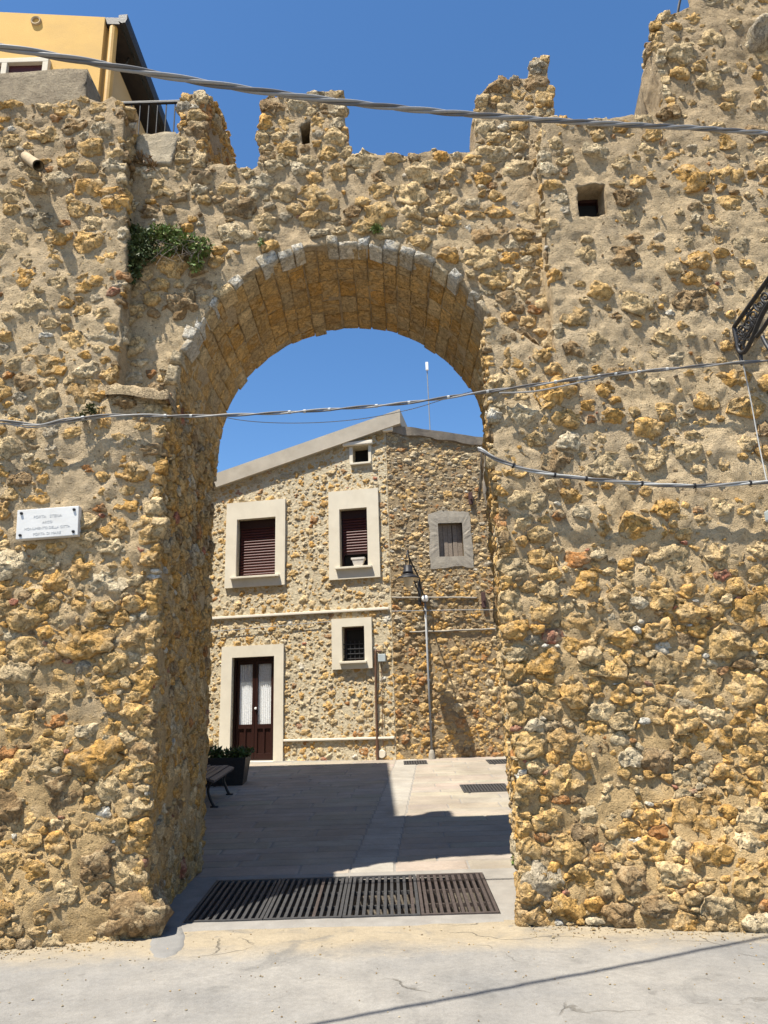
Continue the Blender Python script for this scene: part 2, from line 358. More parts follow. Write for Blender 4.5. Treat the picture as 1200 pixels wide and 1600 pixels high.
def solid(outline, y0, y1, holes=(), step=0.06, disp_fn=disp_core, warp=None, depth_step=0.1):
    """Front face triangulated, sides and back extruded, everything displaced; returns verts, faces. holes: (loop, depth)."""
    loop = resample(outline, step); loops = [loop] + [resample(h, step * 0.6) for h, _ in holes]
    lo, hi = loop.min(0), loop.max(0)
    gx, gy = np.meshgrid(np.arange(lo[0], hi[0], step), np.arange(lo[1], hi[1], step * 0.87)); gx = gx + (np.arange(gx.shape[0]) % 2)[:, None] * step / 2
    g = np.stack([gx.ravel(), gy.ravel()], -1) + rng.uniform(-.2, .2, (gx.size, 2)) * step
    keep = inside(g, loop)
    for l in loops[1:]: keep &= ~inside(g, l)
    g = g[keep]
    bd = np.concatenate(loops)
    ok = np.ones(len(g), bool)
    for i in range(0, len(g), 2000):
        dd = ((g[i:i+2000, None] - bd[None]) ** 2).sum(-1).min(1); ok[i:i+2000] = dd > (step * 0.45) ** 2
    g = g[ok]
    pts = [Vector(p) for p in np.concatenate([bd, g])]
    edges = []; k = 0
    for l in loops:
        n = len(l); edges += [(k+i, k+(i+1) % n) for i in range(n)]; k += n
    r = delaunay_2d_cdt(pts, edges, [], 0, 1e-6)
    v2 = np.array([tuple(q) for q in r[0]]); tri = np.array([tuple(q) for q in r[2]])
    cen = v2[tri].mean(1); keep = inside(cen, loop)
    for l in loops[1:]: keep &= ~inside(cen, l)
    tri = tri[keep]
    V = [np.column_stack([v2[:, 0], np.full(len(v2), y0), v2[:, 1]])]; Fc = [tuple(t) for t in tri]; base = len(v2)
    for li, l in enumerate(loops):
        dep = (y1 if li == 0 else y0 + holes[li-1][1]); ys = np.linspace(y0, dep, max(2, int((dep - y0) / depth_step) + 1)); n = len(l)
        # verts of the loop already exist in v2 but may be reordered: rebuild a ring of its own
        for yy in ys: V.append(np.column_stack([l[:, 0], np.full(n, yy), l[:, 1]]))
        for a in range(len(ys)-1):
            for i in range(n): Fc.append((base + a*n+i, base + a*n+(i+1) % n, base + (a+1)*n+(i+1) % n, base + (a+1)*n+i))
        base += n * len(ys)
        if li == 0 and True:
            Fc.append(tuple(range(base - n, base)))
    V = np.concatenate(V)
    if warp is not None: V = warp(V)
    V = V + disp_fn(V)
    bm = bmesh.new(); me = bpy.data.meshes.new('tmp'); me.from_pydata(V.tolist(), [], Fc); bm.from_mesh(me); bpy.data.meshes.remove(me)
    bmesh.ops.remove_doubles(bm, verts=bm.verts, dist=1e-4); bmesh.ops.recalc_face_normals(bm, faces=bm.faces)
    bm.verts.index_update()
    V = np.array([tuple(q.co) for q in bm.verts]); Fc = [tuple(x.index for x in q.verts) for q in bm.faces]; bm.free()
    return V, Fc

def layout(poly, rl, asp=1.35, keepout=(), cover=None, seed=0, over=0.02, holes=(), tries=2.6, tiny=None):
    """Dart throwing with falling radii, then each stone takes its cell of the power diagram: list of (centre, r, radial)."""
    R = np.random.default_rng(seed); poly = np.asarray(poly, float)
    S = np.array([1 / asp, 1.0]); Q = poly * S; lo, hi = Q.min(0), Q.max(0); area = (hi - lo).prod()
    cs = np.zeros((0, 2)); rs = np.zeros(0)
    for r0, r1, frac in rl:
        nt_ = int(tries * frac * area / (math.pi * ((r0 + r1) / 2) ** 2)) + 1
        c = R.uniform(lo, hi, (nt_, 2)); c = c[inside(c / S, poly)]
        for h in holes: c = c[~inside(c / S, h)]
        rr = R.uniform(r0, r1, len(c)); ok = np.ones(len(c), bool)
        for k in keepout:
            q = c / S; ok &= ~((q[:, 0] > k[0] - 0.25*rr) & (q[:, 0] < k[2] + 0.25*rr) & (q[:, 1] > k[1] - 0.25*rr) & (q[:, 1] < k[3] + 0.25*rr))
        c, rr = c[ok], rr[ok]
        if len(cs):
            ok = np.ones(len(c), bool)
            for i in range(0, len(c), 500):
                ok[i:i+500] = ~((((c[i:i+500, None] - cs[None]) ** 2).sum(-1)) < (0.83 * (rs[None] + rr[i:i+500, None])) ** 2).any(1)
            c, rr = c[ok], rr[ok]
        alive = np.ones(len(c), bool); got = []
        for i in range(len(c)):
            if not alive[i]: continue
            got.append(i); alive &= ~(((c - c[i]) ** 2).sum(1) < (0.83 * (rr + rr[i])) ** 2)
        if got: cs = np.vstack([cs, c[got]]); rs = np.append(rs, rr[got])
    out = []; E = []
    for L in [poly] + [np.asarray(h, float) for h in holes]: E += [(L[i] * S, L[(i+1) % len(L)] * S) for i in range(len(L))]
    A = np.array([e[0] for e in E]); B = np.array([e[1] for e in E]); AB = B - A; AB2 = (AB ** 2).sum(1) + 1e-12
    for i in range(len(cs)):
        p, r = cs[i], rs[i]; n = 9 if r < 0.034 else 12 if r < 0.048 else (17 if r < 0.08 else 26)
        cv = cover(p / S) if cover is not None else 1.0
        if R.random() > cv[0] if isinstance(cv, tuple) else False: continue
        if tiny is not None and r < 0.05 and R.random() < tiny((p / S)[1]): continue
        gap = cv[1] if isinstance(cv, tuple) else 0.012
        th = np.arange(n) * 2 * math.pi / n + R.uniform(0, 1); e = np.stack([np.cos(th), np.sin(th)], -1)
        rad = np.full(n, 1.6 * r)
        d = cs - p; d2 = (d ** 2).sum(1); near = np.where((d2 > 1e-9) & (d2 < (2.8 * r + 0.15) ** 2))[0]
        for j in near:
            L = math.sqrt(d2[j]); nn = d[j] / L; dist = (d2[j] + r * r - rs[j] ** 2) / (2 * L) - gap
            dist = max(dist, 0.3 * r); c = e @ nn
            rad = np.minimum(rad, np.where(c > 0.05, dist / np.maximum(c, 0.05), 9))
        t = np.clip(((p - A) * AB).sum(1) / AB2, 0, 1); cp = A + AB * t[:, None]; dv = cp - p; dl = np.sqrt((dv ** 2).sum(1))
        for j in np.where(dl < 1.8 * r)[0]:
            nn = dv[j] / max(dl[j], 1e-6); c = e @ nn; dist = dl[j] + over * R.uniform(0.0, 1.0)
            rad = np.minimum(rad, np.where(c > 0.05, dist / np.maximum(c, 0.05), 9))
        for k in keepout:
            q = np.array([min(max(p[0], k[0] * S[0]), k[2] * S[0]), min(max(p[1], k[1]), k[3])]); dvk = q - p; l = np.linalg.norm(dvk)
            if 1e-6 < l < 1.8 * r:
                c = e @ (dvk / l); rad = np.minimum(rad, np.where(c > 0.05, l / np.maximum(c, 0.05), 9))
        rad = 0.12 * np.roll(rad, 1) + 0.76 * rad + 0.12 * np.roll(rad, -1)
        wv = R.uniform(0, 6.28, 3); rad = rad * (1 + 0.09 * np.cos(2*th+wv[0]) + 0.07 * np.cos(3*th+wv[1]) + 0.06 * np.cos(5*th+wv[2]) + 0.06 * R.standard_normal(n))
        rad = np.clip(rad, 0.25 * r, None)
        xy = e * rad[:, None] / S
        out.append((p / S, r, xy))
    return out
RH8 = (1.0, 1.0, 0.97, 0.90, 0.77, 0.60, 0.40, 0.20); RH6 = (1.0, 1.0, 0.95, 0.78, 0.5, 0.22); RH5 = (1.0, 1.0, 0.88, 0.5)
def stone_mesh(c, r, xy, O, U, V, N, R, prot, depth=0.08, rough=0.22, rings=RH8):
    n = len(xy); H = prot * (0.6 + 0.8 * R.random()) ; p_ = R.uniform(2.2, 4.5)
    # broken facets: the face is the lowest of a few tilted planes, falling steeply at the edge
    nf = R.integers(3, 6); an = R.uniform(0, 2 * math.pi) + np.arange(nf) * 2 * math.pi / nf + R.normal(0, 0.4, nf)
    sl = R.uniform(0.03, 0.5, nf); dirs = np.stack([np.cos(an), np.sin(an)], -1) * sl[:, None]; lev = H * R.uniform(0.85, 1.35, nf)
    pts = []
    for k, rho in enumerate(rings):
        q = xy * rho
        if k == 0: h = np.full(n, -depth)
        else: h = np.minimum((lev[None] - q @ dirs.T).min(1), 1.4 * H) * (1 - rho ** 10) - 0.012 * (rho > 0.99)
        pts.append(np.column_stack([q, h]))
    pts.append(np.array([[0, 0, lev.min()]]))
    P = np.concatenate(pts)
    ph = R.uniform(0, 100, 3); f = 0.5 / r
    P[:, 2] -= 0.10 * r * np.maximum(0, 1 - 3.2 * np.abs(vnoise(np.column_stack([P[:, 0] * 0.8, P[:, 1] * 1.7, P[:, 2]]) * f * 2.2 + ph + 5, 25))) * (P[:, 2] > -0.5 * depth)
    nz = fbm3(P * f * 2.4 + ph, 5, 2); nz2 = vnoise3(P * f * 7 + ph, 15) + 0.6 * vnoise3(P * f * 17 + ph, 19)
    amp = rough * r; P = P + (nz * amp + nz2 * amp * 0.55) * np.array([1.0, 1.0, 0.95])
    W = O + np.outer(P[:, 0] + c[0], U) + np.outer(P[:, 1] + c[1], V) + np.outer(P[:, 2], N)
    return W
_TOPO = {}
def topo(n, m):
    if (n, m) not in _TOPO:
        f = [(i*n+k, i*n+(k+1) % n, (i+1)*n+(k+1) % n, (i+1)*n+k) for i in range(m-1) for k in range(n)]
        f += [((m-1)*n+k, (m-1)*n+(k+1) % n, m*n) for k in range(n)]
        _TOPO[(n, m)] = f
    return _TOPO[(n, m)]
PAL = dict(ochre=(0.51, 0.295, 0.09), gold=(0.54, 0.345, 0.135), sand=(0.54, 0.395, 0.21), pale=(0.53, 0.43, 0.28), white=(0.56, 0.52, 0.44),
           brown=(0.27, 0.175, 0.085), grey=(0.34, 0.285, 0.205), red=(0.36, 0.145, 0.09), rust=(0.36, 0.17, 0.06), dark=(0.20, 0.155, 0.11))
LOWP = [('ochre', 36), ('gold', 32), ('sand', 17), ('pale', 5), ('white', 2.5), ('brown', 6), ('grey', 2), ('red', 2.2), ('rust', 4)]
HIGHP = [('ochre', 12), ('gold', 25), ('sand', 28), ('pale', 13), ('white', 2.5), ('brown', 14), ('grey', 7), ('red', 1.2), ('rust', 3)]
def colour(R, pal, r=0.05):
    w = np.array([q[1] for q in pal], float); k = R.choice(len(pal), p=w / w.sum()); c = np.array(PAL[pal[k][0]])
    if (r > 0.075 and pal[k][0] in ('white', 'red', 'grey', 'rust') and R.random() < 0.85): c = np.array(PAL[('gold', 'sand', 'ochre')[R.integers(3)]])
    return np.clip(c * R.uniform(0.84, 1.14) * (1 + R.normal(0, 0.03) * np.array([-0.3, 0.3, 1.5])), 0.01, 0.8)
def gather(lay, O, U, V, N, seed, prot=0.45, palette=LOWP, rough=0.22, dfn=disp, rings=RH8, depth=0.08, warp=None, sink=(-0.01, 0.005)):
    R = np.random.default_rng(seed); O, U, V, N = (np.asarray(q, float) for q in (O, U, V, N)); res = []
    CT = np.array([O + U * c[0] + V * c[1] for c, r, xy in lay])
    if warp is not None: CW = warp(CT)
    else: CW = CT
    DD = dfn(CW) if dfn is not None else np.zeros_like(CW)
    for i_, (c, r, xy) in enumerate(lay):
        rg = RH5 if r < 0.042 else (RH6 if r < 0.075 and rings is RH8 else rings)
        sk = sink(CT[i_]) if callable(sink) else sink
        W = stone_mesh(c, r, xy, O, U, V, N, R, prot * min(r, 0.11), depth, rough, rg) - N * R.uniform(*sk)
        W = W + (CW[i_] - CT[i_]) + DD[i_]; ctr = CW[i_] + DD[i_]
        pal = palette(ctr, R) if callable(palette) else palette
        col = colour(R, pal, r if dfn is not None and len(lay) > 1 else 0)
        x, y, z = proj(ctr); vis = 1.0 if (-30 < x < 1230 and -30 < y < 1630) else 0.01
        face = abs(N @ (ctr - EYE)) / np.linalg.norm(ctr - EYE)
        ext = np.ptp(xy, axis=0); res.append((ext[0] * ext[1] * face * vis / (z * z), W, len(xy), len(rg), col, ctr))
    return res
def emit(res, parent, mat, limit=300, name='stone'):
    res = sorted(res, key=lambda q: -q[0]); top, rest = res[:limit], res[limit:]
    for a, W, n, m, col, ctr in top:
        put(name, W, topo(n, m), mat, parent, tuple(ctr), smooth=True, cols=col)
    if rest:
        V = []; Fc = []; C = []; k = 0
        for a, W, n, m, col, ctr in rest:
            V.append(W); C.append(np.tile(col, (len(W), 1))); Fc += [tuple(i + k for i in q) for q in topo(n, m)]; k += len(W)
        o = put('small_' + name + 's', np.concatenate(V), Fc, mat, parent, tuple(WLOC[parent]), smooth=True, cols=np.concatenate(C)); o['kind'] = 'stuff'
def block(P, nu, nv, seed, h=0.02, bev=0.08, depth=0.06, rough=0.01):
    """A dressed block over a patch P(u, v, w): bulging face, worn edges and a skirt going into the wall."""
    R = np.random.default_rng(seed)
    us = np.concatenate([[0], np.linspace(bev, 1 - bev, nu), [1]]); vs_ = np.concatenate([[0], np.linspace(bev, 1 - bev, nv), [1]])
    a, b = len(us), len(vs_); v = []
    j = lambda: R.uniform(-1, 1)
    for iu, u in enumerate(us):
        for iv, w in enumerate(vs_):
            edge = iu in (0, a-1) or iv in (0, b-1)
            v.append(P(u, w, (h * 0.25 if edge else h) + rough * j()))
    f = [(i*b+k, i*b+k+1, (i+1)*b+k+1, (i+1)*b+k) for i in range(a-1) for k in range(b-1)]
    per = [i*b for i in range(a)] + [(a-1)*b+k for k in range(1, b)] + [i*b+b-1 for i in range(a-2, -1, -1)] + [k for k in range(b-2, 0, -1)]
    k0 = len(v)
    for q in per:
        i, k = divmod(q, b); v.append(P(us[i], vs_[k], -depth))
    n = len(per); f += [(per[i], per[(i+1) % n], k0+(i+1) % n, k0+i) for i in range(n)]
    return v, f
def put_block(name, vf, mat, parent, col=None, smooth=True):
    mb = MB(); mb.add(*vf); return mb.put(name, mat, parent, centred(mb), smooth=smooth, cols=col)

# ================================================================== the ground
def grid_sheet(name, xs, ys, zf, mat, parent=None, **k):
    X, Y = np.meshgrid(xs, ys); V = np.column_stack([X.ravel(), Y.ravel(), zf(X, Y).ravel()]); a = len(xs)
    f = [(j*a+i, j*a+i+1, (j+1)*a+i+1, (j+1)*a+i) for j in range(len(ys)-1) for i in range(a-1)]
    return put(name, V, f, mat, parent, smooth=True, **k)
grid_sheet('ground', np.array([-600, -20, 20, 600.0]), np.array([-600, 0, 30, 600.0]), lambda X, Y: X * 0 - 0.75, 'earth', kind='structure')
def street_z(X, Y): return 0.012 * fbm(np.stack([X * 0.8, Y * 0.8, X * 0], -1), 51) + 0.004 * fbm(np.stack([X * 6, Y * 6, X * 0], -1), 55) - 0.012 + 0.012 * sstep(Y, 6.2, 6.6)
xs = np.unique(np.concatenate([np.linspace(-40, -4, 10), np.linspace(-4, 4.5, 170), np.linspace(4.5, 40, 10)]))
ys = np.unique(np.concatenate([np.linspace(-30, 3.6, 12), np.linspace(3.6, 6.70, 64)]))
grid_sheet('street', xs, ys, street_z, 'street', kind='structure')
GX0, GX1, GY0, GY1 = -1.76, 0.86, 6.78, 7.97
def zz(y): return float(gz(y))
def flat(mb, x0, x1, y0, y1, dz, th=0.08, jit=0.0):
    v = [(x0, y0, zz(y0)+dz), (x1, y0, zz(y0)+dz), (x1, y1, zz(y1)+dz), (x0, y1, zz(y1)+dz)]
    v += [(a, b, c-th) for a, b, c in v]
    return mb.add(v, [(0,1,2,3),(7,6,5,4),(0,4,5,1),(1,5,6,2),(2,6,7,3),(3,7,4,0)])
# threshold: a concrete bed round the drain, with the street running up to its lip
th = put('gate_threshold', [(0,0,0)], [], 'lip', kind='structure')
th.data.clear_geometry(); th.data.materials.append(MT['lip'])
def threshold_sheet(x0, x1, y0, y1, nx, ny):
    X, Y = np.meshgrid(np.linspace(x0, x1, nx), np.linspace(y0, y1, ny)); Z = gz(Y) + 0.004 + 0.004 * fbm(np.stack([X*5, Y*5, X*0], -1), 61)
    Y[0] += -0.03 + 0.05 * fbm(np.stack([X[0]*3, X[0]*0, X[0]*0], -1), 63); Z[0] -= 0.02
    V = np.column_stack([X.ravel(), Y.ravel(), Z.ravel()]); f = [(j*nx+i, j*nx+i+1, (j+1)*nx+i+1, (j+1)*nx+i) for j in range(ny-1) for i in range(nx-1)]
    return V, f
mb = MB()
for a in ((-2.6, GX0-0.005, 6.66, 8.12, 22, 36), (GX1+0.005, 1.7, 6.66, 8.12, 20, 36), (GX0-0.005, GX1+0.005, 6.60, GY0-0.006, 60, 6), (GX0-0.005, GX1+0.005, GY1+0.006, 8.12, 60, 4)):
    mb.add(*threshold_sheet(*a))
o = mb.put('tmp_threshold', 'lip', None, (0, 0, 0), smooth=True); th.data = o.data; bpy.data.objects.remove(o)
# the pit under the drain
mb = MB()
x0, x1, y0, y1 = GX0-0.005, GX1+0.005, GY0-0.006, GY1+0.006
mb.add([(x0,y0,.0),(x1,y0,.0),(x1,y1,.09),(x0,y1,.09),(x0,y0,-.55),(x1,y0,-.55),(x1,y1,-.55),(x0,y1,-.55)], [(0,1,5,4),(1,2,6,5),(2,3,7,6),(3,0,4,7),(4,5,6,7)])
mb.put('drain_pit', 'cap', None, (0, 0, 0), kind='structure')

# paving behind the gate: bed and slabs laid in long courses, with a drainage band running up the lane
pb = grid_sheet('paving', np.linspace(-9, 9, 30), np.linspace(8.12, 30, 40), lambda X, Y: gz(Y) - 0.006, 'lip', kind='structure')
R = np.random.default_rng(5)
def slab(x0, x1, y0, y1, seed, col):
    def P(u, v, w): y = y0 + (y1-y0)*v; return (x0 + (x1-x0)*u, y, zz(y) + w - 0.012)
    return put_block('slab', block(P, 2, 2, seed, h=0.014, bev=0.03, depth=0.02, rough=0.0008), 'paving', pb, col, False)
def band_x(y): return -0.47 + (y - 8.1) * 0.066
yy = 8.13; row = 0
while yy < 16.9:
    dpt = R.choice([0.24, 0.30, 0.36]); y1 = min(yy + dpt, 17.2); xb = band_x(yy + dpt/2)
    bw = 0.46
    for side in (0, 1):
        lo, hi = (-4.4, xb) if side == 0 else (xb + bw, 4.2)
        if yy > 13: lo, hi = (lo - 0.6 if side == 0 else lo), (hi + 0.6 if side else hi)
        x = lo if side == 0 else lo
        first = True
        while x < hi - 0.02:
            w = R.uniform(0.7, 1.5) * (0.5 if first and row % 2 else 1); first = False; x1 = min(x + w, hi)
            if hi - x1 < 0.25: x1 = hi
            g = R.uniform(0.94, 1.06); col = np.array((0.285, 0.245, 0.195)) * g * (1 + R.normal(0, 0.02, 3))
            slab(x + 0.002, x1 - 0.002, yy + 0.002, y1 - 0.002, int(R.integers(1e6)), col); x = x1
    if row % 3 == 0:
        y2 = min(yy + 1.3, 17.2)
    slab(xb + 0.006, xb + bw - 0.006, yy + 0.002, y1 - 0.002, int(R.integers(1e6)), np.array((0.30, 0.275, 0.235)) * R.uniform(0.96, 1.04))
    yy = y1; row += 1

# ================================================================== left tower of the gate
def zpal(ctr, R):
    t = sstep(ctr[2] + R.normal(0, 0.5), 3.4, 6.2)
    return HIGHP if R.random() < t else LOWP
def zsink(c):
    k = float(sstep(c[2], 2.2, 4.0)); return (-0.030 + 0.010 * k, 0.0 + 0.004 * k)
RL = [(0.115, 0.17, 0.22), (0.08, 0.115, 1.6), (0.054, 0.08, 6), (0.034, 0.054, 9), (0.021, 0.034, 5)]
RLs = [(0.10, 0.14, 0.3), (0.07, 0.10, 2.5), (0.045, 0.07, 7), (0.028, 0.045, 8)]
LT = thing('stone_tower', (-3.3, 7.4, 0), 'rough rubble stone gate tower left of the arch, with a marble plaque on it', 'tower')
lt_out = [(-5.0, -0.35), (-2.02, -0.35), (-2.02, 1.8), (-2.06, 4.1), (-2.05, 4.47), (-2.05, 4.66), (-2.56, 4.70), (-2.54, 5.4), (-2.55, 6.2), (-2.62, 7.2),
          (-2.66, 7.9), (-2.68, 8.12), (-2.80, 8.22), (-2.95, 8.16), (-3.1, 8.22), (-3.5, 8.12), (-4.2, 8.2), (-5.0, 8.2)]
V, Fc = solid(lt_out, 6.5, 8.46, step=0.038)
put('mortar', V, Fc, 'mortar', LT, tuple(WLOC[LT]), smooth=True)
pq = (-3.42, 3.22, -2.77, 3.6)
def lcov(p):
    z = p[1]; n = float(fbm(np.array([p[0]*1.1, 0, z*1.1]), 71))
    d = 1 - 0.12 * sstep(z, 2.6, 4.4) + 0.25 * n
    return (float(np.clip(d, 0.55, 1)), 0.004 + 0.012 * float(sstep(z + n, 2.3, 4.2)))
lay = layout([(-4.5, 0.0), (-2.02, 0.0)] + lt_out[2:-2] + [(-4.5, 8.2)], RL, 1.45, [pq], lcov, 1, 0.03, tiny=lambda z: 0.5 * float(sstep(z, 2.4, 3.6)))
lay[:] = lay
resL = gather(lay, (0, 6.5, 0), (1, 0, 0), (0, 0, 1), (0, -1, 0), 2, 0.27, zpal, 0.27, sink=zsink)
# jamb facing into the passage
jl = [(6.5, 0.0), (8.46, 0.1), (8.46, 5.0), (6.78, 5.0), (6.76, 4.68), (6.5, 4.66)]
lay = layout(jl, RLs, 1.15, [], lambda p: (0.95, 0.006), 3, 0.02)
resL += gather(lay, (-2.04, 0, 0), (0, 1, 0), (0, 0, 1), (1, 0, 0), 4, 0.22, zpal, 0.25, sink=(-0.035, -0.015))
# upper flank over the ledge and above the arch wall
fl = [(6.5, 4.75), (6.8, 4.75), (6.8, 7.6), (8.4, 7.7), (8.4, 8.1), (6.5, 8.1)]
lay = layout(fl, RLs, 1.0, [], lambda p: (0.6, 0.015), 5, 0.01)
resL += gather(lay, (-2.60, 0, 0), (0, 1, 0), (0, 0, 1), (1, 0, 0), 6, 0.3, zpal)
emit(resL, LT, 'stone')
def P(u, v, w):
    y = 6.36 + 0.5 * v; d = disp(np.array([-2.3, 6.5, 4.6])); return (-2.60 + 0.60 * u - 0.03 * v, y + 0.06 + d[1], 4.68 + w - 0.02 * v + 0.035 * math.sin(u * 4 + 1))
put_block('ledge', block(P, 10, 5, 77, h=0.02, bev=0.05, depth=0.09, rough=0.018), 'stone', LT, np.array((0.32, 0.24, 0.145)))
# the big dark boulder at the foot of the corner
lay = [(np.array([-2.20, 0.16]), 0.24, np.stack([np.cos(np.arange(22)*2*math.pi/22)*0.30, np.sin(np.arange(22)*2*math.pi/22)*0.20], -1))]
a, W, n, m, col, ctr = gather(lay, (0, 6.50, 0), (1, 0, 0), (0, 0, 1), (0, -1, 0), 12, 0.9, [('brown', 1)], 0.25, depth=0.2)[0]
o = put('boulder', W, topo(n, m), 'stone', LT, tuple(ctr), smooth=True, cols=col); o['label'] = 'big dark boulder at the foot of the corner'

# ================================================================== arch wall with merlons
AC = (-0.355, 4.76); AR = 1.675
AW = thing('stone_archway', (-0.4, 7.5, 4.4), 'rubble wall pierced by a round stone arch with pale front voussoirs and broken merlons', 'arch')
arc = [(AC[0] + AR*math.cos(t), AC[1] + AR*math.sin(t)) for t in np.linspace(math.pi, 0, 49)]
def P675(*pts): return [tuple(atY(x, y, 6.75)[[0, 2]]) for x, y in pts]
top = P675((862, 200), (800, 232), (745, 233), (700, 240), (680, 236), (650, 244), (600, 246), (560, 243), (545, 246), (480, 255), (407, 258), (392, 266), (375, 264), (345, 258), (318, 262), (288, 240), (282, 212), (250, 214), (212, 211))
aw_out = [(-2.9, 4.64), (-2.03, 4.64)] + arc + [(1.32, 4.5), (2.1, 4.5)] + [(2.1, 7.7)] + top + [(-2.9, 7.95)]
V, Fc = solid(aw_out, 6.75, 8.5, step=0.042)
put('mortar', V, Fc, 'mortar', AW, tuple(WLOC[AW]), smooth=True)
def acov(p):
    n = float(fbm(np.array([p[0]*1.3, 5, p[1]*1.3]), 73)); return (float(np.clip(0.86 + 0.3*n, 0.5, 1)), 0.010 + 0.008*max(0, -n))
ring = [(AC[0] + (AR+0.13)*math.cos(t), AC[1] + (AR+0.13)*math.sin(t)) for t in np.linspace(math.pi, 0, 33)]
lay_out = [(-2.56, 4.72), (ring[0][0], 4.72)] + ring + [(ring[-1][0], 4.72), (1.8, 4.9), (1.8, 7.68)] + top[1:] + [(-2.62, 7.9)]
lw = P675((218, 214), (276, 262)); lwk = (lw[0][0], lw[1][1], lw[1][0], lw[0][1])
lay = layout(lay_out, RL, 1.4, [lwk], acov, 8, 0.03, tiny=lambda z: 0.6)
resA = gather(lay, (0, 6.75, 0), (1, 0, 0), (0, 0, 1), (0, -1, 0), 9, 0.36, HIGHP, 0.27, sink=(-0.022, 0.004))
emit(resA, AW, 'stone')
# pale voussoirs along the front edge
t = math.radians(176); k = 0; R = np.random.default_rng(21)
while t > math.radians(28):
    dt = R.uniform(0.07, 0.145); hgt = R.uniform(0.06, 0.14); proud = R.uniform(0.01, 0.05); t0, t1 = t, t - dt
    off = np.array([*disp(np.array([AC[0] + AR*math.cos(t), 6.75, AC[1] + AR*math.sin(t)]))]); wob = R.uniform(-0.035, 0.035, 4)
    right = t < math.radians(75)
    if right: hgt *= 0.75
    if R.random() < (0.78 if right else 0.9):
        def P(u, v, w, t0=t0, t1=t1, hgt=hgt, off=off, wob=wob):
            th = t0 + (t1-t0)*(u*0.94 + 0.03); rr = AR - 0.025 + hgt*v + wob[0]*u*v + wob[1]*u + wob[2]*v*v
            return (AC[0] + rr*math.cos(th) + off[0], 6.745 - w + off[1], AC[1] + rr*math.sin(th) + off[2])
        c = np.array((0.60, 0.565, 0.49)) * R.uniform(0.7, 1.08) if R.random() < 0.7 else np.array(PAL[('grey', 'sand', 'pale')[R.integers(3)]])*1.05
        put_block('voussoir', block(P, 4, 4, 300+k, h=proud, bev=0.10, depth=0.22, rough=0.012), 'stone', AW, c)
    t = t1; k += 1
# soffit: courses of dressed ochre blocks running through the wall
t = math.pi - 0.02; k = 0
while t > 0.03:
    dt = R.uniform(0.085, 0.135); t1 = max(t - dt, 0.0); cuts = [6.80] ; y = 6.80
    while y < 8.48:
        y += R.uniform(0.2, 0.42); cuts.append(y)
    cuts[-1] = 8.50 + R.uniform(-0.03, 0.05)
    if len(cuts) > 2 and cuts[-1] - cuts[-2] < 0.15: cuts.pop(-2)
    for a, b in zip(cuts[:-1], cuts[1:]):
        off = disp(np.array([AC[0] + AR*math.cos(t), (a+b)/2, AC[1] + AR*math.sin(t)])); lift = R.uniform(0.0, 0.009)
        def P(u, v, w, t0=t, t1=t1, a=a, b=b, off=off, lift=lift):
            th = t0 + (t1-t0)*(0.035 + 0.93*u); rr = AR - 0.002 - w - lift
            return (AC[0] + rr*math.cos(th) + off[0], a + 0.008 + (b-a-0.016)*v, AC[1] + rr*math.sin(th) + off[2])
        c = np.array(PAL[['ochre', 'gold', 'sand', 'gold', 'gold'][R.integers(5)]]) * R.uniform(0.82, 1.08)
        put_block('soffit_block', block(P, 3, 4, 500+k, h=0.009, bev=0.06, depth=0.05, rough=0.005), 'stone', AW, c); k += 1
    t = t1
# merlons
def merlon(out, y0, y1, seed, holes=(), warp=None, keep=(), side=None, label=None):
    V, Fc = solid(out, y0, y1, holes, 0.05, disp_core, warp, 0.08)
    ctr = (float(np.mean([q[0] for q in out])), (y0+y1)/2, float(np.mean([q[1] for q in out])))
    o = put('merlon', V, Fc, 'mortar', AW, ctr, smooth=True)
    if label: o['label'] = label
    lay = layout(out, RLs[:1] + RL[1:], 1.3, keep, lambda p: (0.92, 0.008), seed, 0.035)
    res = gather(lay, (0, y0, 0), (1, 0, 0), (0, 0, 1), (0, -1, 0), seed+1, 0.4, [q for q in HIGHP if q[0] not in ('red', 'rust')], 0.26, warp=warp)
    if side is not None:
        lay = layout(side[1], RLs, 1.1, [], lambda p: (0.85, 0.012), seed+2, 0.02)
        res += gather(lay, (side[0], 0, 0), (0, 1, 0), (0, 0, 1), (1, 0, 0), seed+3, 0.35, [('ochre', 4), ('gold', 3), ('sand', 2), ('rust', 2)], warp=warp)
    emit(res, o, 'stone', 80); return o
m1 = P675((281, 262), (281, 215), (285, 190), (280, 170), (288, 148), (302, 146), (318, 143), (322, 160), (321, 262))
def w1(V):
    V = np.array(V, float); k = (V[:, 1] - 6.76) / 1.7; V[:, 2] = np.where(V[:, 2] > 7.4, 7.4 + (V[:, 2] - 7.4) * (1 + 0.42 * np.clip(2.6 * k, 0, 1)), V[:, 2]); return V
xs1 = m1[-1][0]
merlon(m1, 6.76, 8.45, 31, (), w1, (), (xs1, [(6.78, 7.45), (8.4, 7.45), (8.4, 8.35), (6.78, 8.40)]), 'broken merlon, its worn ochre flank sloping away')
m2 = P675((408, 262), (408, 230), (404, 200), (410, 172), (408, 156), (440, 150), (470, 152), (500, 145), (536, 146), (538, 180), (543, 215), (545, 250))
lh = P675((468, 196), (484, 190), (484, 224), (471, 226))
merlon(m2, 6.76, 7.45, 41, [(lh, 0.45)], None, [(lh[0][0]-.02, lh[2][1]-.02, lh[1][0]+.02, lh[1][1]+.02)], None, 'square merlon pierced by a loophole')
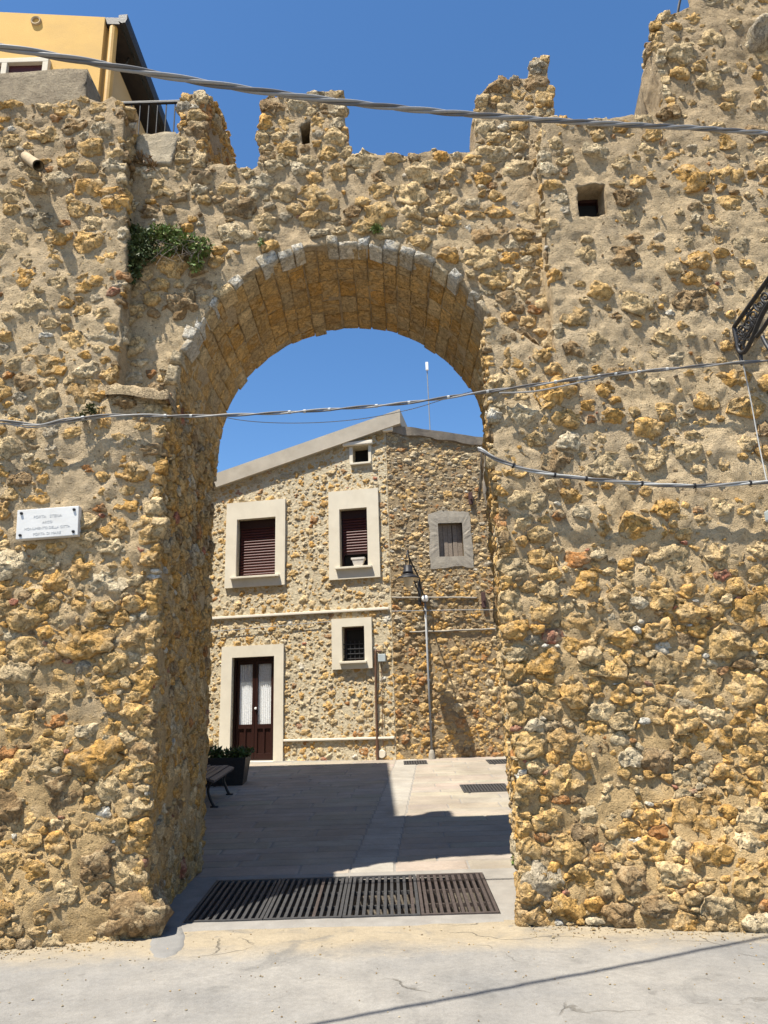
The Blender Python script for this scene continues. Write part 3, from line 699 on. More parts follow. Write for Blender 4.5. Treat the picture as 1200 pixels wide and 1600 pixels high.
mb = MB(); cx = np.mean([q[0] for q in lh]); cz = np.mean([q[1] for q in lh]); mb.box((cx, 7.23, cz), (0.2, 0.04, 0.34)); o = mb.put('loophole_back', 'dark', AW, (cx, 7.23, cz))  # black panel, shade inside the loophole put into its colour
m3 = P675((745, 245), (746, 215), (744, 180), (742, 152), (756, 143), (775, 124), (800, 120), (829, 121), (829, 96), (840, 90), (856, 92), (853, 110), (858, 130), (862, 178), (866, 245))
merlon(m3, 6.76, 7.5, 51, (), None, (), None, 'tall merlon with a thin pillar rising at its right end')

# ================================================================== right tower of the gate
RT = thing('stone_tower', (3.0, 7.4, 0), 'tall rubble stone gate tower right of the arch, with a tiny square window', 'tower')
rt_out = [(1.04, -0.35), (5.3, -0.35), (5.3, 11.5), (3.9, 11.5)] + [tuple(atY(x, y, 6.5)[[0, 2]]) for x, y in ((1100, -60), (1098, -10), (1085, 8), (1060, 16), (1032, 24), (1028, 60), (1020, 75), (1024, 110), (1032, 140), (1036, 172), (1010, 182), (985, 178), (950, 186), (900, 190), (862, 184), (848, 190))] \
    + [(1.77, 7.2), (1.74, 6.2), (1.72, 5.3), (1.72, 4.96), (1.55, 5.02), (1.35, 5.2), (1.18, 5.32), (1.06, 5.36), (1.04, 4.8), (1.05, 3.6), (1.03, 1.7)]
wn = [tuple(atY(x, y, 6.5)[[0, 2]]) for x, y in ((900, 293), (944, 288), (950, 336), (904, 343))]
def wR(V):
    V = np.array(V, float); w = 1 - sstep(V[:, 0], 1.2, 2.4); V[:, 0] += w * 0.125 * np.clip(V[:, 1] - 6.5, 0, 3) * (V[:, 2] < 5.6); V[:, 1] = np.where(V[:, 2] > 7.82, 6.5 + (V[:, 1] - 6.5) * 0.2, V[:, 1]); return V
V, Fc = solid(rt_out, 6.5, 8.5, [(wn, 0.32)], 0.038, disp_core, wR)
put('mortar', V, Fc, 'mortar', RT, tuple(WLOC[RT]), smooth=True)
wk = (wn[0][0]-0.10, wn[3][1]-0.03, wn[2][0]+0.06, wn[1][1]+0.12)
def rcov(p):
    x, z = p; n = float(fbm(np.array([x*0.9, 9, z*0.9]), 77)); d = 1 - 0.22 * float(sstep(z, 2.4, 4.0)) + 0.28 * n
    return (float(np.clip(d, 0.5, 1)), 0.003 + 0.017 * float(sstep(z + 0.8*n, 2.3, 3.8)))
lay = layout([(1.04, 0.0), (5.0, 0.0), (5.0, 11.5)] + rt_out[3:], RL, 1.4, [wk], rcov, 61, 0.03, tiny=lambda z: 0.5 * float(sstep(z, 2.4, 3.6)))
resR = gather(lay, (0, 6.5, 0), (1, 0, 0), (0, 0, 1), (0, -1, 0), 62, 0.28, zpal, 0.27, sink=zsink)
lay = layout([(-8.4, 0.1), (-6.5, 0.0), (-6.5, 5.2), (-8.4, 5.2)], RLs, 1.1, [], lambda p: (0.85, 0.012), 63, 0.02)
resR += gather(lay, (1.04, 0, 0), (0, -1, 0), (0, 0, 1), (-1, 0, 0), 64, 0.22, LOWP, 0.25, warp=wR, sink=(-0.035, -0.015))
lay = layout([(-6.9, 7.8), (-6.5, 7.8), (-6.5, 9.0), (-6.9, 9.0)], RLs, 1.1, [], lambda p: (0.95, 0.006), 65, 0.02)
resR += gather(lay, (3.17, 0, 0), (0, -1, 0), (0, 0, 1), (-1, 0, 0), 66, 0.3, HIGHP)
emit(resR, RT, 'stone')
# grey stone at the foot of the right pier
lay = [(np.array([1.20, 0.30]), 0.2, np.stack([np.cos(np.arange(22)*2*math.pi/22)*0.17, np.sin(np.arange(22)*2*math.pi/22)*0.24], -1))]
a, W, n, m, col, ctr = gather(lay, (0, 6.5, 0), (1, 0, 0), (0, 0, 1), (0, -1, 0), 14, 0.35, [('grey', 1)], 0.22)[0]
put('boulder', W, topo(n, m), 'stone', RT, tuple(ctr), smooth=True, cols=col)
# corbel stone high on the right
lay = [(np.array(atY(1186, 60, 6.5)[[0, 2]]), 0.16, np.stack([np.cos(np.arange(22)*2*math.pi/22)*0.13, np.sin(np.arange(22)*2*math.pi/22)*0.17], -1))]
a, W, n, m, col, ctr = gather(lay, (0, 6.5, 0), (1, 0, 0), (0, 0, 1), (0, -1, 0), 15, 1.6, [('grey', 1)], 0.2)[0]
put('corbel', W, topo(n, m), 'stone', RT, tuple(ctr), smooth=True, cols=col)
# tiny window
wx0, wx1, wz0, wz1 = wn[0][0], wn[1][0]+.02, wn[3][1], wn[1][1]; wc = ((wx0+wx1)/2, 6.80, (wz0+wz1)/2)
mb = MB(); fw_ = 0.035
for c, s in (((wx0+fw_/2, 6.76, wc[2]), (fw_, 0.05, wz1-wz0)), ((wx1-fw_/2, 6.76, wc[2]), (fw_, 0.05, wz1-wz0)), ((wc[0], 6.762, wz0+fw_/2), (wx1-wx0-2*fw_, 0.05, fw_)), ((wc[0], 6.762, wz1-fw_/2), (wx1-wx0-2*fw_, 0.05, fw_))): mb.box(c, s)
wf = mb.put('window', 'frame', RT, wc)
mb = MB(); mb.box((wc[0], 6.79, wc[2]), (wx1-wx0+.1, 0.01, wz1-wz0+.1)); mb.put('pane', 'glass', wf, wc)

# ================================================================== stone house beyond the arch
HC = np.array([0.1, 16.93]); HA = math.radians(10.5)
HU = np.array([math.cos(HA), -math.sin(HA), 0.0]); HN = np.array([-math.sin(HA), -math.cos(HA), 0.0]); HV = np.array([0, 0, 1.0])
HO = np.array([HC[0], HC[1], 0.0]); HB = 0.62
def onH(x, y, off=0.0):
    r = ray(x, y); t = ((HO + HN*off - EYE) @ HN) / (r @ HN); p = EYE + r*t - HO; return float(p @ HU), float(p[2])
def hp(u, z, w=0.0): return HO + HU*u + HN*w + np.array([0, 0, z])
HAX = np.array([HU, HN, HV])
SH = thing('stone_house', tuple(hp(-2.5, HB, -2)), 'restored stone house with cream window surrounds, brown roller shutters and a glazed double door', 'house')
rl0, rl1 = onH(345, 756), onH(612, 668)
rs = (rl1[1]-rl0[1]) / (rl1[0]-rl0[0]); RTOP = lambda u: rl1[1] + rs*(u - rl1[0])
h_out = [(-6.5, HB-0.3), (0.0, HB-0.3), (0.0, RTOP(0)), (-6.5, RTOP(-6.5))]
wins = dict(a=[onH(356, 788), onH(446, 914)], b=[onH(514, 770), onH(595, 902)], c=[onH(519, 968), onH(583, 1044)], d=[onH(348, 1011), onH(443, 1190)], e=[onH(541, 690), onH(583, 730)])
KO = [(w[0][0], w[1][1], w[1][0], w[0][1]) for w in wins.values()]
opens = dict(a=[onH(372, 813), onH(431, 898)], b=[onH(531, 797), onH(576, 884)], c=[onH(535, 980), onH(571, 1032)], d=[onH(364, 1028), onH(428, 1180)], e=[onH(551, 699), onH(576, 722)])
opens['d'][1] = (opens['d'][1][0], HB + 0.14)
OP = {k: (w[0][0], w[1][1], w[1][0], w[0][1]) for k, w in opens.items()}
mb = MB()   # wall with openings: front sheet with holes and reveals
def wall_sheet(mb, outline, holes, W0, depth, step=0.25):
    loops = [resample(outline, 0.4)] + [np.array([(h[0], h[1]), (h[2], h[1]), (h[2], h[3]), (h[0], h[3])]) for h in holes]
    bd = np.concatenate(loops); edges = []; k = 0
    for l in loops: n = len(l); edges += [(k+i, k+(i+1) % n) for i in range(n)]; k += n
    r = delaunay_2d_cdt([Vector(p) for p in bd], edges, [], 0, 1e-6); v2 = np.array([tuple(q) for q in r[0]]); tri = np.array([tuple(q) for q in r[2]]); cen = v2[tri].mean(1)
    keep = inside(cen, loops[0])
    for l in loops[1:]: keep &= ~inside(cen, l)
    mb.add([W0(p[0], p[1], 0) for p in v2], [tuple(t) for t in tri[keep]])
    for l in loops[1:]:
        n = len(l); mb.add([W0(p[0], p[1], 0) for p in l] + [W0(p[0], p[1], -depth) for p in l], [(i, (i+1) % n, (i+1) % n+n, i+n) for i in range(n)])
    return mb
wall_sheet(mb, h_out, OP.values(), hp, 0.30)
mb.add([hp(-6.5, HB-.3, 0), hp(-6.5, HB-.3, -7), hp(-6.5, RTOP(-6.5), -7), hp(-6.5, RTOP(-6.5), 0)], [(0, 1, 2, 3)])
mb.add([hp(-6.5, HB-.3, -7), hp(0, HB-.3, -7), hp(0, RTOP(0), -7), hp(-6.5, RTOP(-6.5), -7)], [(0, 1, 2, 3)])
mb.put('wall', 'hmortar', SH)
HP = [('ochre', 14), ('gold', 28), ('sand', 34), ('pale', 20), ('white', 2), ('rust', 2.5), ('red', 0.6)]
HRL = [(0.085, 0.115, 0.5), (0.06, 0.085, 3), (0.04, 0.06, 7), (0.025, 0.04, 8)]
bz1, bz2 = onH(480, 958)[1], onH(520, 1155)[1]
zig = lambda z: (-9, z-0.045, 9, z+0.045)
h_lay = [(-5.2, HB+0.05), (-0.02, HB+0.05), (-0.02, RTOP(0)-0.05), (-5.2, RTOP(-5.2)-0.05)]
lay = layout(h_lay, HRL, 1.3, KO + [zig(bz1), (KO[3][2], bz2-0.03, 1, bz2+0.03)], lambda p: (0.95, 0.010), 71, 0.0)
res = gather(lay, HO, HU, HV, HN, 72, 0.2, HP, 0.3, None, RH5, 0.03)
emit(res, SH, 'hstone')
# corner plaster strip, bands
mb = MB(); mb.box(hp(-2.6-1.6/2+0.0, bz1, 0.03), (6.7, 0.06, 0.06), HAX, 0.012); mb.put('string_course', 'white_band', SH, tuple(hp(-2.6, bz1, 0.03)))
xb0 = KO[3][2] + 0.005
mb = MB(); mb.box(hp((xb0-0.02)/2, bz2, 0.03), (-xb0-0.02, 0.06, 0.05), HAX, 0.012); mb.put('plinth_course', 'white_band', SH, tuple(hp(xb0/2, bz2, 0.03)))
def surround(key, proud=0.07, sill=None, lintel_only=False):
    o, k = OP[key], KO[list(wins).index(key)]
    mb = MB(); u0, z0, u1, z1 = k; a0, b0, a1, b1 = o
    for (p0, q0, p1, q1) in ((u0, z0, a0, z1), (a1, z0, u1, z1), (a0, b1, a1, z1)) + (((a0, z0, a1, b0),) if key != 'd' else ()):
        if p1 - p0 > 0.005 and q1 - q0 > 0.005: mb.box(hp((p0+p1)/2, (q0+q1)/2, proud/2), (p1-p0, proud, q1-q0), HAX)
    c = hp((a0+a1)/2, b0, 0)
    sr = mb.put('window_surround' if key != 'd' else 'door_surround', 'cream', SH, tuple(c))
    if sill: mbs = MB(); mbs.box(hp((a0+a1)/2, b0-0.035, proud + 0.03 - 0.08), (a1-a0+sill*2, 0.26, 0.05), HAX, 0.008); mbs.put('sill', 'cream', sr, tuple(c))
    return sr
for k_, s_ in (('a', 0.12), ('b', 0.10), ('c', 0.05), ('d', 0)): surround(k_, 0.07 if k_ != 'd' else 0.06, s_)
def shutter_window(key, drop):
    u0, z0, u1, z1 = OP[key]; c = tuple(hp((u0+u1)/2, z0, -0.15)); mb = MB(); f = 0.05
    for (p0, q0, p1, q1) in ((u0, z0, u0+f, z1), (u1-f, z0, u1, z1), (u0+f, z0, u1-f, z0+f), (u0+f, z1-f, u1-f, z1)): mb.box(hp((p0+p1)/2, (q0+q1)/2, -0.17), (p1-p0, 0.06, q1-q0), HAX)
    w = mb.put('window', 'frame', SH, c)
    mb = MB(); mb.box(hp((u0+u1)/2, (z0+z1)/2, -0.24), (u1-u0, 0.01, z1-z0), HAX); mb.put('pane', 'glass', w, c)
    mb = MB(); mb.box(hp((u0+u1)/2, z1-0.11, -0.13), (u1-u0-0.02, 0.06, 0.2), HAX); mb.put('shutter_box', 'frame', w, c)
    z = z1 - 0.20; first = None; h = 0.068
    while z > drop:
        if first is None:
            prof = [(0.0, -h/2+.004), (0.018, -h/4), (0.022, 0), (0.016, h/4), (0.0, h/2-.004)]; mb = MB(); ul = u1-u0-0.10; v = []
            for uu in (-ul/2, ul/2): v += [HU*uu + HN*p[0] + HV*p[1] for p in prof]
            mb.add(v, [(i, i+1, i+6, i+5) for i in range(4)]); first = mb.put('slat', 'shutter', w, (0, 0, 0), smooth=True); sl = first
        else: sl = first.copy(); COL.objects.link(sl)
        sl.location = np.array(hp((u0+u1)/2, z, -0.135)) - WLOC[w]; z -= h
    mb = MB(); mb.box(hp((u0+u1)/2, z+h/2-0.02, -0.135), (u1-u0-0.1, 0.03, 0.04), HAX); mb.put('bottom_rail', 'frame', w, c)
    return w
shutter_window('a', OP['a'][1] + 0.06); shutter_window('b', OP['b'][1] + 0.38)
# small barred window
u0, z0, u1, z1 = OP['c']; c = tuple(hp((u0+u1)/2, z0, -0.1)); mb = MB()
for (p0, q0, p1, q1) in ((u0, z0, u0+.05, z1), (u1-.05, z0, u1, z1), (u0+.05, z0, u1-.05, z0+.05), (u0+.05, z1-.05, u1-.05, z1)): mb.box(hp((p0+p1)/2, (q0+q1)/2, -0.2), (p1-p0, 0.05, q1-q0), HAX)
w = mb.put('window', 'frame', SH, c)
mb = MB(); mb.box(hp((u0+u1)/2, (z0+z1)/2, -0.25), (u1-u0, 0.01, z1-z0), HAX); mb.put('pane', 'glass', w, c)
for i in range(5):
    uu = u0 + (u1-u0)*(i+0.5)/5; mb = MB(); mb.tube([hp(uu, z0, -0.1), hp(uu, z0+0.46, -0.1)], 0.011, 6); mb.put('grille_bar', 'iron', w, c)
for i in range(4):
    q = z0 + 0.06 + 0.11*i; mb = MB(); mb.tube([hp(u0, q, -0.088), hp(u1, q, -0.088)], 0.011, 6); mb.put('grille_bar', 'iron', w, c)
# attic window with slab lintel and sill
u0, z0, u1, z1 = OP['e']; c = tuple(hp((u0+u1)/2, z0, 0)); mb = MB(); mb.box(hp((u0+u1)/2, (z0+z1)/2, -0.29), (u1-u0+.1, 0.02, z1-z0+.1), HAX); w = mb.put('window', 'dark', SH, c)
mb = MB(); mb.box(hp((u0+u1)/2-0.06, z1+0.07, 0.05), (u1-u0+0.36, 0.10, 0.10), HAX, 0.02); mb.put('lintel', 'white_band', w, c)
mb = MB(); mb.box(hp((u0+u1)/2, z0-0.03, 0.0), (u1-u0+0.12, 0.16, 0.05), HAX, 0.008); mb.put('sill', 'cream', w, c)
for p0, p1 in ((u0-.08, u0), (u1, u1+.07)):
    mb = MB(); mb.box(hp((p0+p1)/2, (z0+z1)/2+0.01, 0.0), (p1-p0, 0.05, z1-z0), HAX); mb.put('jamb', 'cream', w, c)
# double door
u0, z0, u1, z1 = OP['d']; c = tuple(hp((u0+u1)/2, z0, -0.1)); mb = MB(); f = 0.06
for (p0, q0, p1, q1) in ((u0, z0, u0+f, z1), (u1-f, z0, u1, z1), (u0+f, z1-f, u1-f, z1)): mb.box(hp((p0+p1)/2, (q0+q1)/2, -0.12), (p1-p0, 0.08, q1-q0), HAX)
D = mb.put('door', 'door', SH, c); um = (u0+u1)/2; zg = z0 + 0.80
for s in (-1, 1):
    a0, a1 = (u0+f+.004, um-0.004) if s < 0 else (um+0.004, u1-f-.004); mb = MB(); st = 0.065
    for (p0, q0, p1, q1) in ((a0, z0+.01, a0+st, z1-f), (a1-st, z0+.01, a1, z1-f), (a0+st, z0+.01, a1-st, z0+.16), (a0+st, zg-.10, a1-st, zg), (a0+st, z1-f-.10, a1-st, z1-f), ((a0+a1)/2-.02, z0+.16, (a0+a1)/2+.02, zg-.10)):
        mb.box(hp((p0+p1)/2, (q0+q1)/2, -0.14), (p1-p0, 0.05, q1-q0), HAX, 0.006)
    mb.box(hp((a0+a1)/2, (z0+zg)/2, -0.155), (a1-a0-.02, 0.02, zg-z0-.05), HAX)
    mb.put('door_leaf', 'door', D, c)
    mb = MB(); mb.box(hp((a0+a1)/2, (zg+z1-f-.1)/2, -0.145), (a1-a0-2*st+.02, 0.006, z1-f-.1-zg+.02), HAX); mb.put('pane', 'clear', D, c)
    mb = MB(); n = 22; v = []
    for i in range(n+1):
        uu = a0 + st - .01 + (a1-a0-2*st+.02)*i/n; w_ = -0.185 + 0.014*math.sin(i*1.9) + .006*math.sin(i*4.1)
        v += [hp(uu, zg-.02, w_), hp(uu, z1-f-.09, w_)]
    mb.add(v, [(2*i, 2*i+2, 2*i+3, 2*i+1) for i in range(n)]); mb.put('curtain', 'curtain', D, c, smooth=True)
mb = MB(); mb.lathe([(0.0, 0.05), (0.025, 0.045), (0.03, 0.02), (0.012, 0.0)], hp(um+0.03, z0+1.15, -0.115), 12, tuple(HN)); mb.put('knob', 'white', D, c)
mb = MB(); mb.box(hp(um, z0-0.035, 0.0), (u1-u0+0.1, 0.40, 0.07), HAX, 0.01); mb.put('doorstep', 'cream', SH, c)
mb = MB(); mb.box(hp(um, (z0+z1)/2, -0.31), (u1-u0+.02, 0.02, z1-z0+.02), HAX); mb.put('hall_shade_panel', 'dark', D, c)  # flat black panel behind the curtains, its colour stands in for unlit depth
# roof: sloping concrete verge and slab, over the gable
va, vb = onH(622, 640, 0.14), onH(330, 742, 0.14); sl = (va[1]-vb[1]) / (va[0]-vb[0]); vt = lambda u: va[1] + sl*(u-va[0])
ue = onH(625, 650, 0.14)[0]; mb = MB(); v = []
th_ = 0.37
mb.add([hp(-7, vt(-7), .14), hp(ue, vt(ue), .14), hp(ue, vt(ue)-th_, .14), hp(-7, vt(-7)-th_, .14), hp(-7, vt(-7), -7.5), hp(ue, vt(ue), -7.5), hp(ue, vt(ue)-th_, -7.5), hp(-7, vt(-7)-th_, -7.5)],
       [(0,1,2,3),(4,7,6,5),(0,4,5,1),(3,2,6,7),(1,5,6,2),(0,3,7,4)])
rf = mb.put('roof', 'concrete', SH, tuple(hp(-3, vt(-3), -3)))
mb = MB()  # infill gable wall between facade top and the roof underside
mb.add([hp(-6.5, RTOP(-6.5)-.02, -.01), hp(0, RTOP(0)-.02, -.01), hp(0, vt(0)-th_+.05, -.01), hp(-6.5, vt(-6.5)-th_+.05, -.01)], [(0, 1, 2, 3)]); mb.put('gable_strip', 'concrete', SH, tuple(hp(-3, RTOP(-3), 0)))
mb = MB(); mb.box(hp(0.06, RTOP(0)-0.02, 0.03), (0.26, 0.16, 0.13), HAX, 0.03); mb.put('gable_corner', 'white_band', SH, tuple(hp(0, RTOP(0), 0)))
p = onH(597, 1178); mb = MB(); mb.lathe([(0.0, 0.05), (0.08, 0.05), (0.09, 0.03), (0.09, 0.0)], hp(p[0], p[1], 0.0), 16, tuple(HN)); mb.put('vent_cap', 'cream', SH, tuple(hp(p[0], p[1], 0)))

# ---------------- old unrestored house to its right
OH = thing('stone_house', (1.6, 17.6, HB), 'unrestored rubble house with a weathered plank-shuttered window in grey cement', 'house')
OY = 16.93
def op(u, z, w=0.0): return np.array([u, OY - w, z])
oT = [atY(608, 668, OY)[[0, 2]], atY(700, 681, OY)[[0, 2]], atY(770, 691, OY)[[0, 2]]]
os_ = (oT[2][1]-oT[0][1]) / (oT[2][0]-oT[0][0]); OTOP = lambda u: oT[0][1] + os_*(u - oT[0][0])
ow = [atY(x, y, OY)[[0, 2]] for x, y in ((684, 818), (725, 869))]; ow = (ow[0][0], ow[1][1], ow[1][0], ow[0][1])
mb = MB(); wall_sheet(mb, [(0.1, HB-.3), (5.6, HB-.3), (5.6, OTOP(5.6)), (0.1, OTOP(0.1))], [ow], op, 0.25)
mb.add([op(0.1, HB-.3), op(0.1, OTOP(.1)), op(0.1, OTOP(.1), -6), op(0.1, HB-.3, -6)], [(0,1,2,3)]); mb.add([op(5.6, HB-.3), op(5.6, OTOP(5.6)), op(5.6, OTOP(5.6), -6), op(5.6, HB-.3, -6)], [(0,1,2,3)]); mb.add([op(.1, HB-.3, -6), op(5.6, HB-.3, -6), op(5.6, OTOP(5.6), -6), op(.1, OTOP(.1), -6)], [(0,1,2,3)])
mb.put('wall', 'omortar', OH)
def opal(ctr, R):
    t = sstep(ctr[2] + R.normal(0, 0.4), 3.6, 5.2)
    return [('sand', 20), ('gold', 16), ('pale', 8), ('grey', 20), ('brown', 20), ('rust', 4), ('white', 2)] if R.random() < t else [('ochre', 30), ('gold', 26), ('sand', 12), ('brown', 22), ('rust', 7), ('pale', 3)]
wsur = [atY(x, y, OY)[[0, 2]] for x, y in ((669, 800), (740, 885))]; wsur = (wsur[0][0], wsur[1][1], wsur[1][0], wsur[0][1])
lay = layout([(0.12, HB+.05), (3.4, HB+.05), (3.4, 4.4), (0.12, 4.4)], [(0.085, 0.12, 0.8), (0.06, 0.085, 4), (0.04, 0.06, 8), (0.025, 0.04, 8)], 1.4, [wsur], lambda p: (0.97, 0.003), 81, 0.0)
lay += layout([(0.12, 4.4), (3.4, 4.4), (3.4, OTOP(3.4)-.1), (0.12, OTOP(.12)-.1)], [(0.06, 0.085, 0.3), (0.042, 0.06, 3), (0.03, 0.042, 8), (0.02, 0.03, 8)], 1.7, [wsur], lambda p: (0.97, 0.003), 82, 0.0)
res = gather(lay, (0, OY, 0), (1, 0, 0), (0, 0, 1), (0, -1, 0), 83, 0.26, opal, 0.34, None, RH5, 0.03)
emit(res, OH, 'hstone')
# eaves capping of crumbling cement
n = 60; us = np.linspace(0.06, 5.6, n); v = []
for i, u in enumerate(us):
    a = 0.03*float(vnoise(np.array([u*4, 0, 0]), 3)); b = 0.04*float(vnoise(np.array([u*5, 7, 0]), 4))
    z = OTOP(u); v += [op(u, z + 0.05, 0.10+a), op(u, z - 0.14 + b, 0.07+a), op(u, z - 0.16 + b, -0.1), op(u, z + 0.10, -0.1)]
f = [(4*i+k, 4*i+(k+1) % 4, 4*i+4+(k+1) % 4, 4*i+4+k) for i in range(n-1) for k in range(4)] + [(0,1,2,3), (4*n-1, 4*n-2, 4*n-3, 4*n-4)]
mb = MB(); mb.add(v, f); mb.put('eaves_cap', 'cap', OH, tuple(op(1.5, OTOP(1.5), 0)))
mb = MB(); mb.add([op(0.1, OTOP(.1)+.06, -.05), op(5.6, OTOP(5.6)+.06, -.05), op(5.6, OTOP(5.6)+.5, -6), op(0.1, OTOP(.1)+.5, -6)], [(0,1,2,3)]); mb.put('roof', 'cap', OH, tuple(op(2.5, OTOP(2.5), -3)))
# cement surround, ragged outer edge
mb = MB(); R = np.random.default_rng(91); cx, cz = (ow[0]+ow[2])/2, (ow[1]+ow[3])/2; inner = resample([(ow[0], ow[1]), (ow[2], ow[1]), (ow[2], ow[3]), (ow[0], ow[3])], 0.05)
outer = []
for q in inner:
    k = max(abs((q[0]-cx)/(ow[2]-ow[0])*2), abs((q[1]-cz)/(ow[3]-ow[1])*2)); 
    outer.append((cx + (q[0]-cx)/(ow[2]-ow[0])*(wsur[2]-wsur[0]) + .045*float(vnoise(np.array([q[0]*5, q[1]*5, 1.]), 5)) + R.normal(0, .01), cz + (q[1]-cz)/(ow[3]-ow[1])*(wsur[3]-wsur[1]) + .05*float(vnoise(np.array([q[0]*5, q[1]*5, 7.]), 6)) + R.normal(0, .01)))
n = len(inner); v = [op(q[0], q[1], .026) for q in inner] + [op((a[0]+b[0])/2, (a[1]+b[1])/2, .028+R.normal(0, .004)) for a, b in zip(inner, outer)] + [op(q[0], q[1], .022) for q in outer] + [op(q[0], q[1], -.06) for q in inner] + [op(q[0], q[1], -.02) for q in outer]
f = []
for i in range(n):
    j = (i+1) % n; f += [(i, j, n+j, n+i), (n+i, n+j, 2*n+j, 2*n+i), (i, 3*n+i, 3*n+j, j), (2*n+i, 2*n+j, 4*n+j, 4*n+i)]
mb.add(v, f); mb.put('window_surround', 'cement', OH, tuple(op(cx, ow[1])), smooth=False)
c = tuple(op(cx, ow[1], -.12)); mb = MB(); mb.box(op(cx, cz, -.2), (ow[2]-ow[0]+.04, .02, ow[3]-ow[1]+.04)); w = mb.put('window', 'dark', OH, c)
npl = 5
for i in range(npl):
    a0 = ow[0] + .006 + (ow[2]-ow[0]-.012)*i/npl; a1 = ow[0] + .006 + (ow[2]-ow[0]-.012)*(i+1)/npl - (.018 if i == 2 else .006); mb = MB()
    mb.box(op((a0+a1)/2, cz, -.13 + .006*(i % 2)), (a1-a0, .025, ow[3]-ow[1]-.01), None, .004); mb.put('shutter_plank', 'wood', w, c)
# rows of cement ledges crossing the rubble and two iron tie plates
for (x0, y0, x1, y1) in ((612, 934, 745, 934), (640, 988, 775, 983)):
    a, b = atY(x0, y0, OY), atY(x1, y1, OY); mb = MB(); pts = [a + (b-a)*t + np.array([0, -.035, .012*float(vnoise(np.array([t*20, y0, 0]), 2))]) for t in np.linspace(0, 1, 24)]; mb.tube(pts, 0.022, 5); mb.put('mortar_ledge', 'cement', OH, tuple((a+b)/2), smooth=True)
for x, y, h in ((735, 780, 0.30), (755, 938, 0.36)):
    p = atY(x, y, OY); mb = MB(); mb.box(p + [0, -.06, 0], (0.10, .05, h), None, .01); mb.box(p + [0, -.10, 0], (.035, .05, .07), None, .006); mb.put('tie_plate', 'tie', OH, tuple(p))

# ================================================================== yellow house, terrace and parapet behind the left tower
YH = thing('yellow_house', (-7.0, 10.3, 0), 'ochre yellow plastered house with dark eaves rising behind the left tower', 'house')
YF = 7.45; XR = -3.41; sz = lambda z: 1.6 + (z - 1.6) * 0.874   # stands partly on the old wall; the shadow of its eaves reaches across the lane
mb = MB(); mb.add([(-12, YF, -.3), (XR, YF, -.3), (XR, YF, sz(11.70)), (-4.8, YF, sz(11.86)), (-12, YF, sz(12.6)), (-12, YF+.2, -.3), (XR, YF+.2, -.3), (XR, YF+.2, sz(11.70)), (-4.8, YF+.2, sz(11.86)), (-12, YF+.2, sz(12.6))],
    [(0,1,2,3,4), (9,8,7,6,5), (0,5,6,1), (1,6,7,2), (2,7,8,3), (3,8,9,4), (4,9,5,0)]); mb.put('front_wall', 'yellow', YH)
mb = MB(); mb.box(((-12+XR-.012)/2, (YF+.2+13.2)/2, 4.95), (12+XR-.012, 13.2-YF-.2, 10.5)); mb.put('side_wall', 'buff', YH)
mb = MB(); x1 = -3.205; ye = 13.42
mb.add([(-12, YF+.21, sz(12.42)), (x1, YF+.03, sz(11.60)), (x1, ye, sz(11.60)), (-12, ye, sz(12.42)), (-12, YF+.21, sz(12.66)), (x1, YF+.03, sz(11.72)), (x1, ye, sz(11.72)), (-12, ye, sz(12.66))], [(3,2,1,0),(4,5,6,7),(0,1,5,4),(1,2,6,5),(2,3,7,6),(3,0,4,7)])
rf = mb.put('roof', 'roofdark', YH)
mb = MB(); zg_ = sz(11.66); prof = [(x1-.02, zg_+.04), (x1-.02, zg_-.05), (x1+.02, zg_-.09), (x1+.07, zg_-.085), (x1+.09, zg_-.03), (x1+.09, zg_+.05)]
mb.add([(a, y, z) for y in (YF-.02, ye) for a, z in prof], [(i, i+1, i+7, i+6) for i in range(5)] + [(0,1,2,3,4,5), (11,10,9,8,7,6)]); mb.put('gutter', 'iron', rf)
mb = MB(); mb.tube([(-3.325, YF+.09, 7.5), (-3.325, YF+.09, sz(11.60))], .055, 12); mb.put('downpipe', 'ypipe', YH)
p = atY(57, 34, YF); mb = MB(); mb.lathe([(0.0, -.02), (.045, -.02), (.045, .025), (.062, .03), (.068, .015), (.068, -.01)], p, 18, (0, -1, 0)); mb.put('vent_cap', 'clay', YH, tuple(p))
p0, p1 = atY(24, 103, YF), atY(80, 96, YF); zt = p1[2]; c = ((p0[0]+p1[0])/2 - .4, YF, zt-.6)
mb = MB(); xa, xb = p1[0]-1.3, p1[0]
for (a, b, q, r) in ((xa, xb, zt-.07, zt), (xb-.07, xb, zt-1.2, zt-.07), (xa, xa+.07, zt-1.2, zt-.07), ((xa+xb)/2-.035+.1, (xa+xb)/2+.035+.1, zt-1.2, zt-.07)): mb.box(((a+b)/2, YF-.03, (q+r)/2), (b-a, .08, r-q), None, .006)
w = mb.put('window', 'cream', YH, c)
mb = MB(); mb.box(((xa+xb)/2, YF-.008, zt-.62), (xb-xa-.06, .012, 1.1)); mb.put('shutter', 'shutter', w, c)
pts = [atY(196, 100, 8.0), atY(204, 88, 8.0), atY(207, 66, 8.0), atY(203, 61, 8.0), atY(199, 63, 8.0)]; mb = MB(); mb.tube(pts, .017, 6); mb.put('cable_bracket', 'iron', YH, tuple(pts[2]))
ry = 7.25; r0, r1 = atY(190, 160, ry), atY(290, 161, ry); za = float((r0[2]+r1[2])/2)
TR = thing('railing', ((r0[0]+r1[0])/2, ry, 7.95), 'thin black iron railing on the wall top between left tower and first merlon', 'railing')
mb = MB(); mb.box(((r0[0]+r1[0])/2, ry, za), (r1[0]-r0[0], .035, .035), None, .005); mb.put('top_rail', 'black', TR)
n = 8
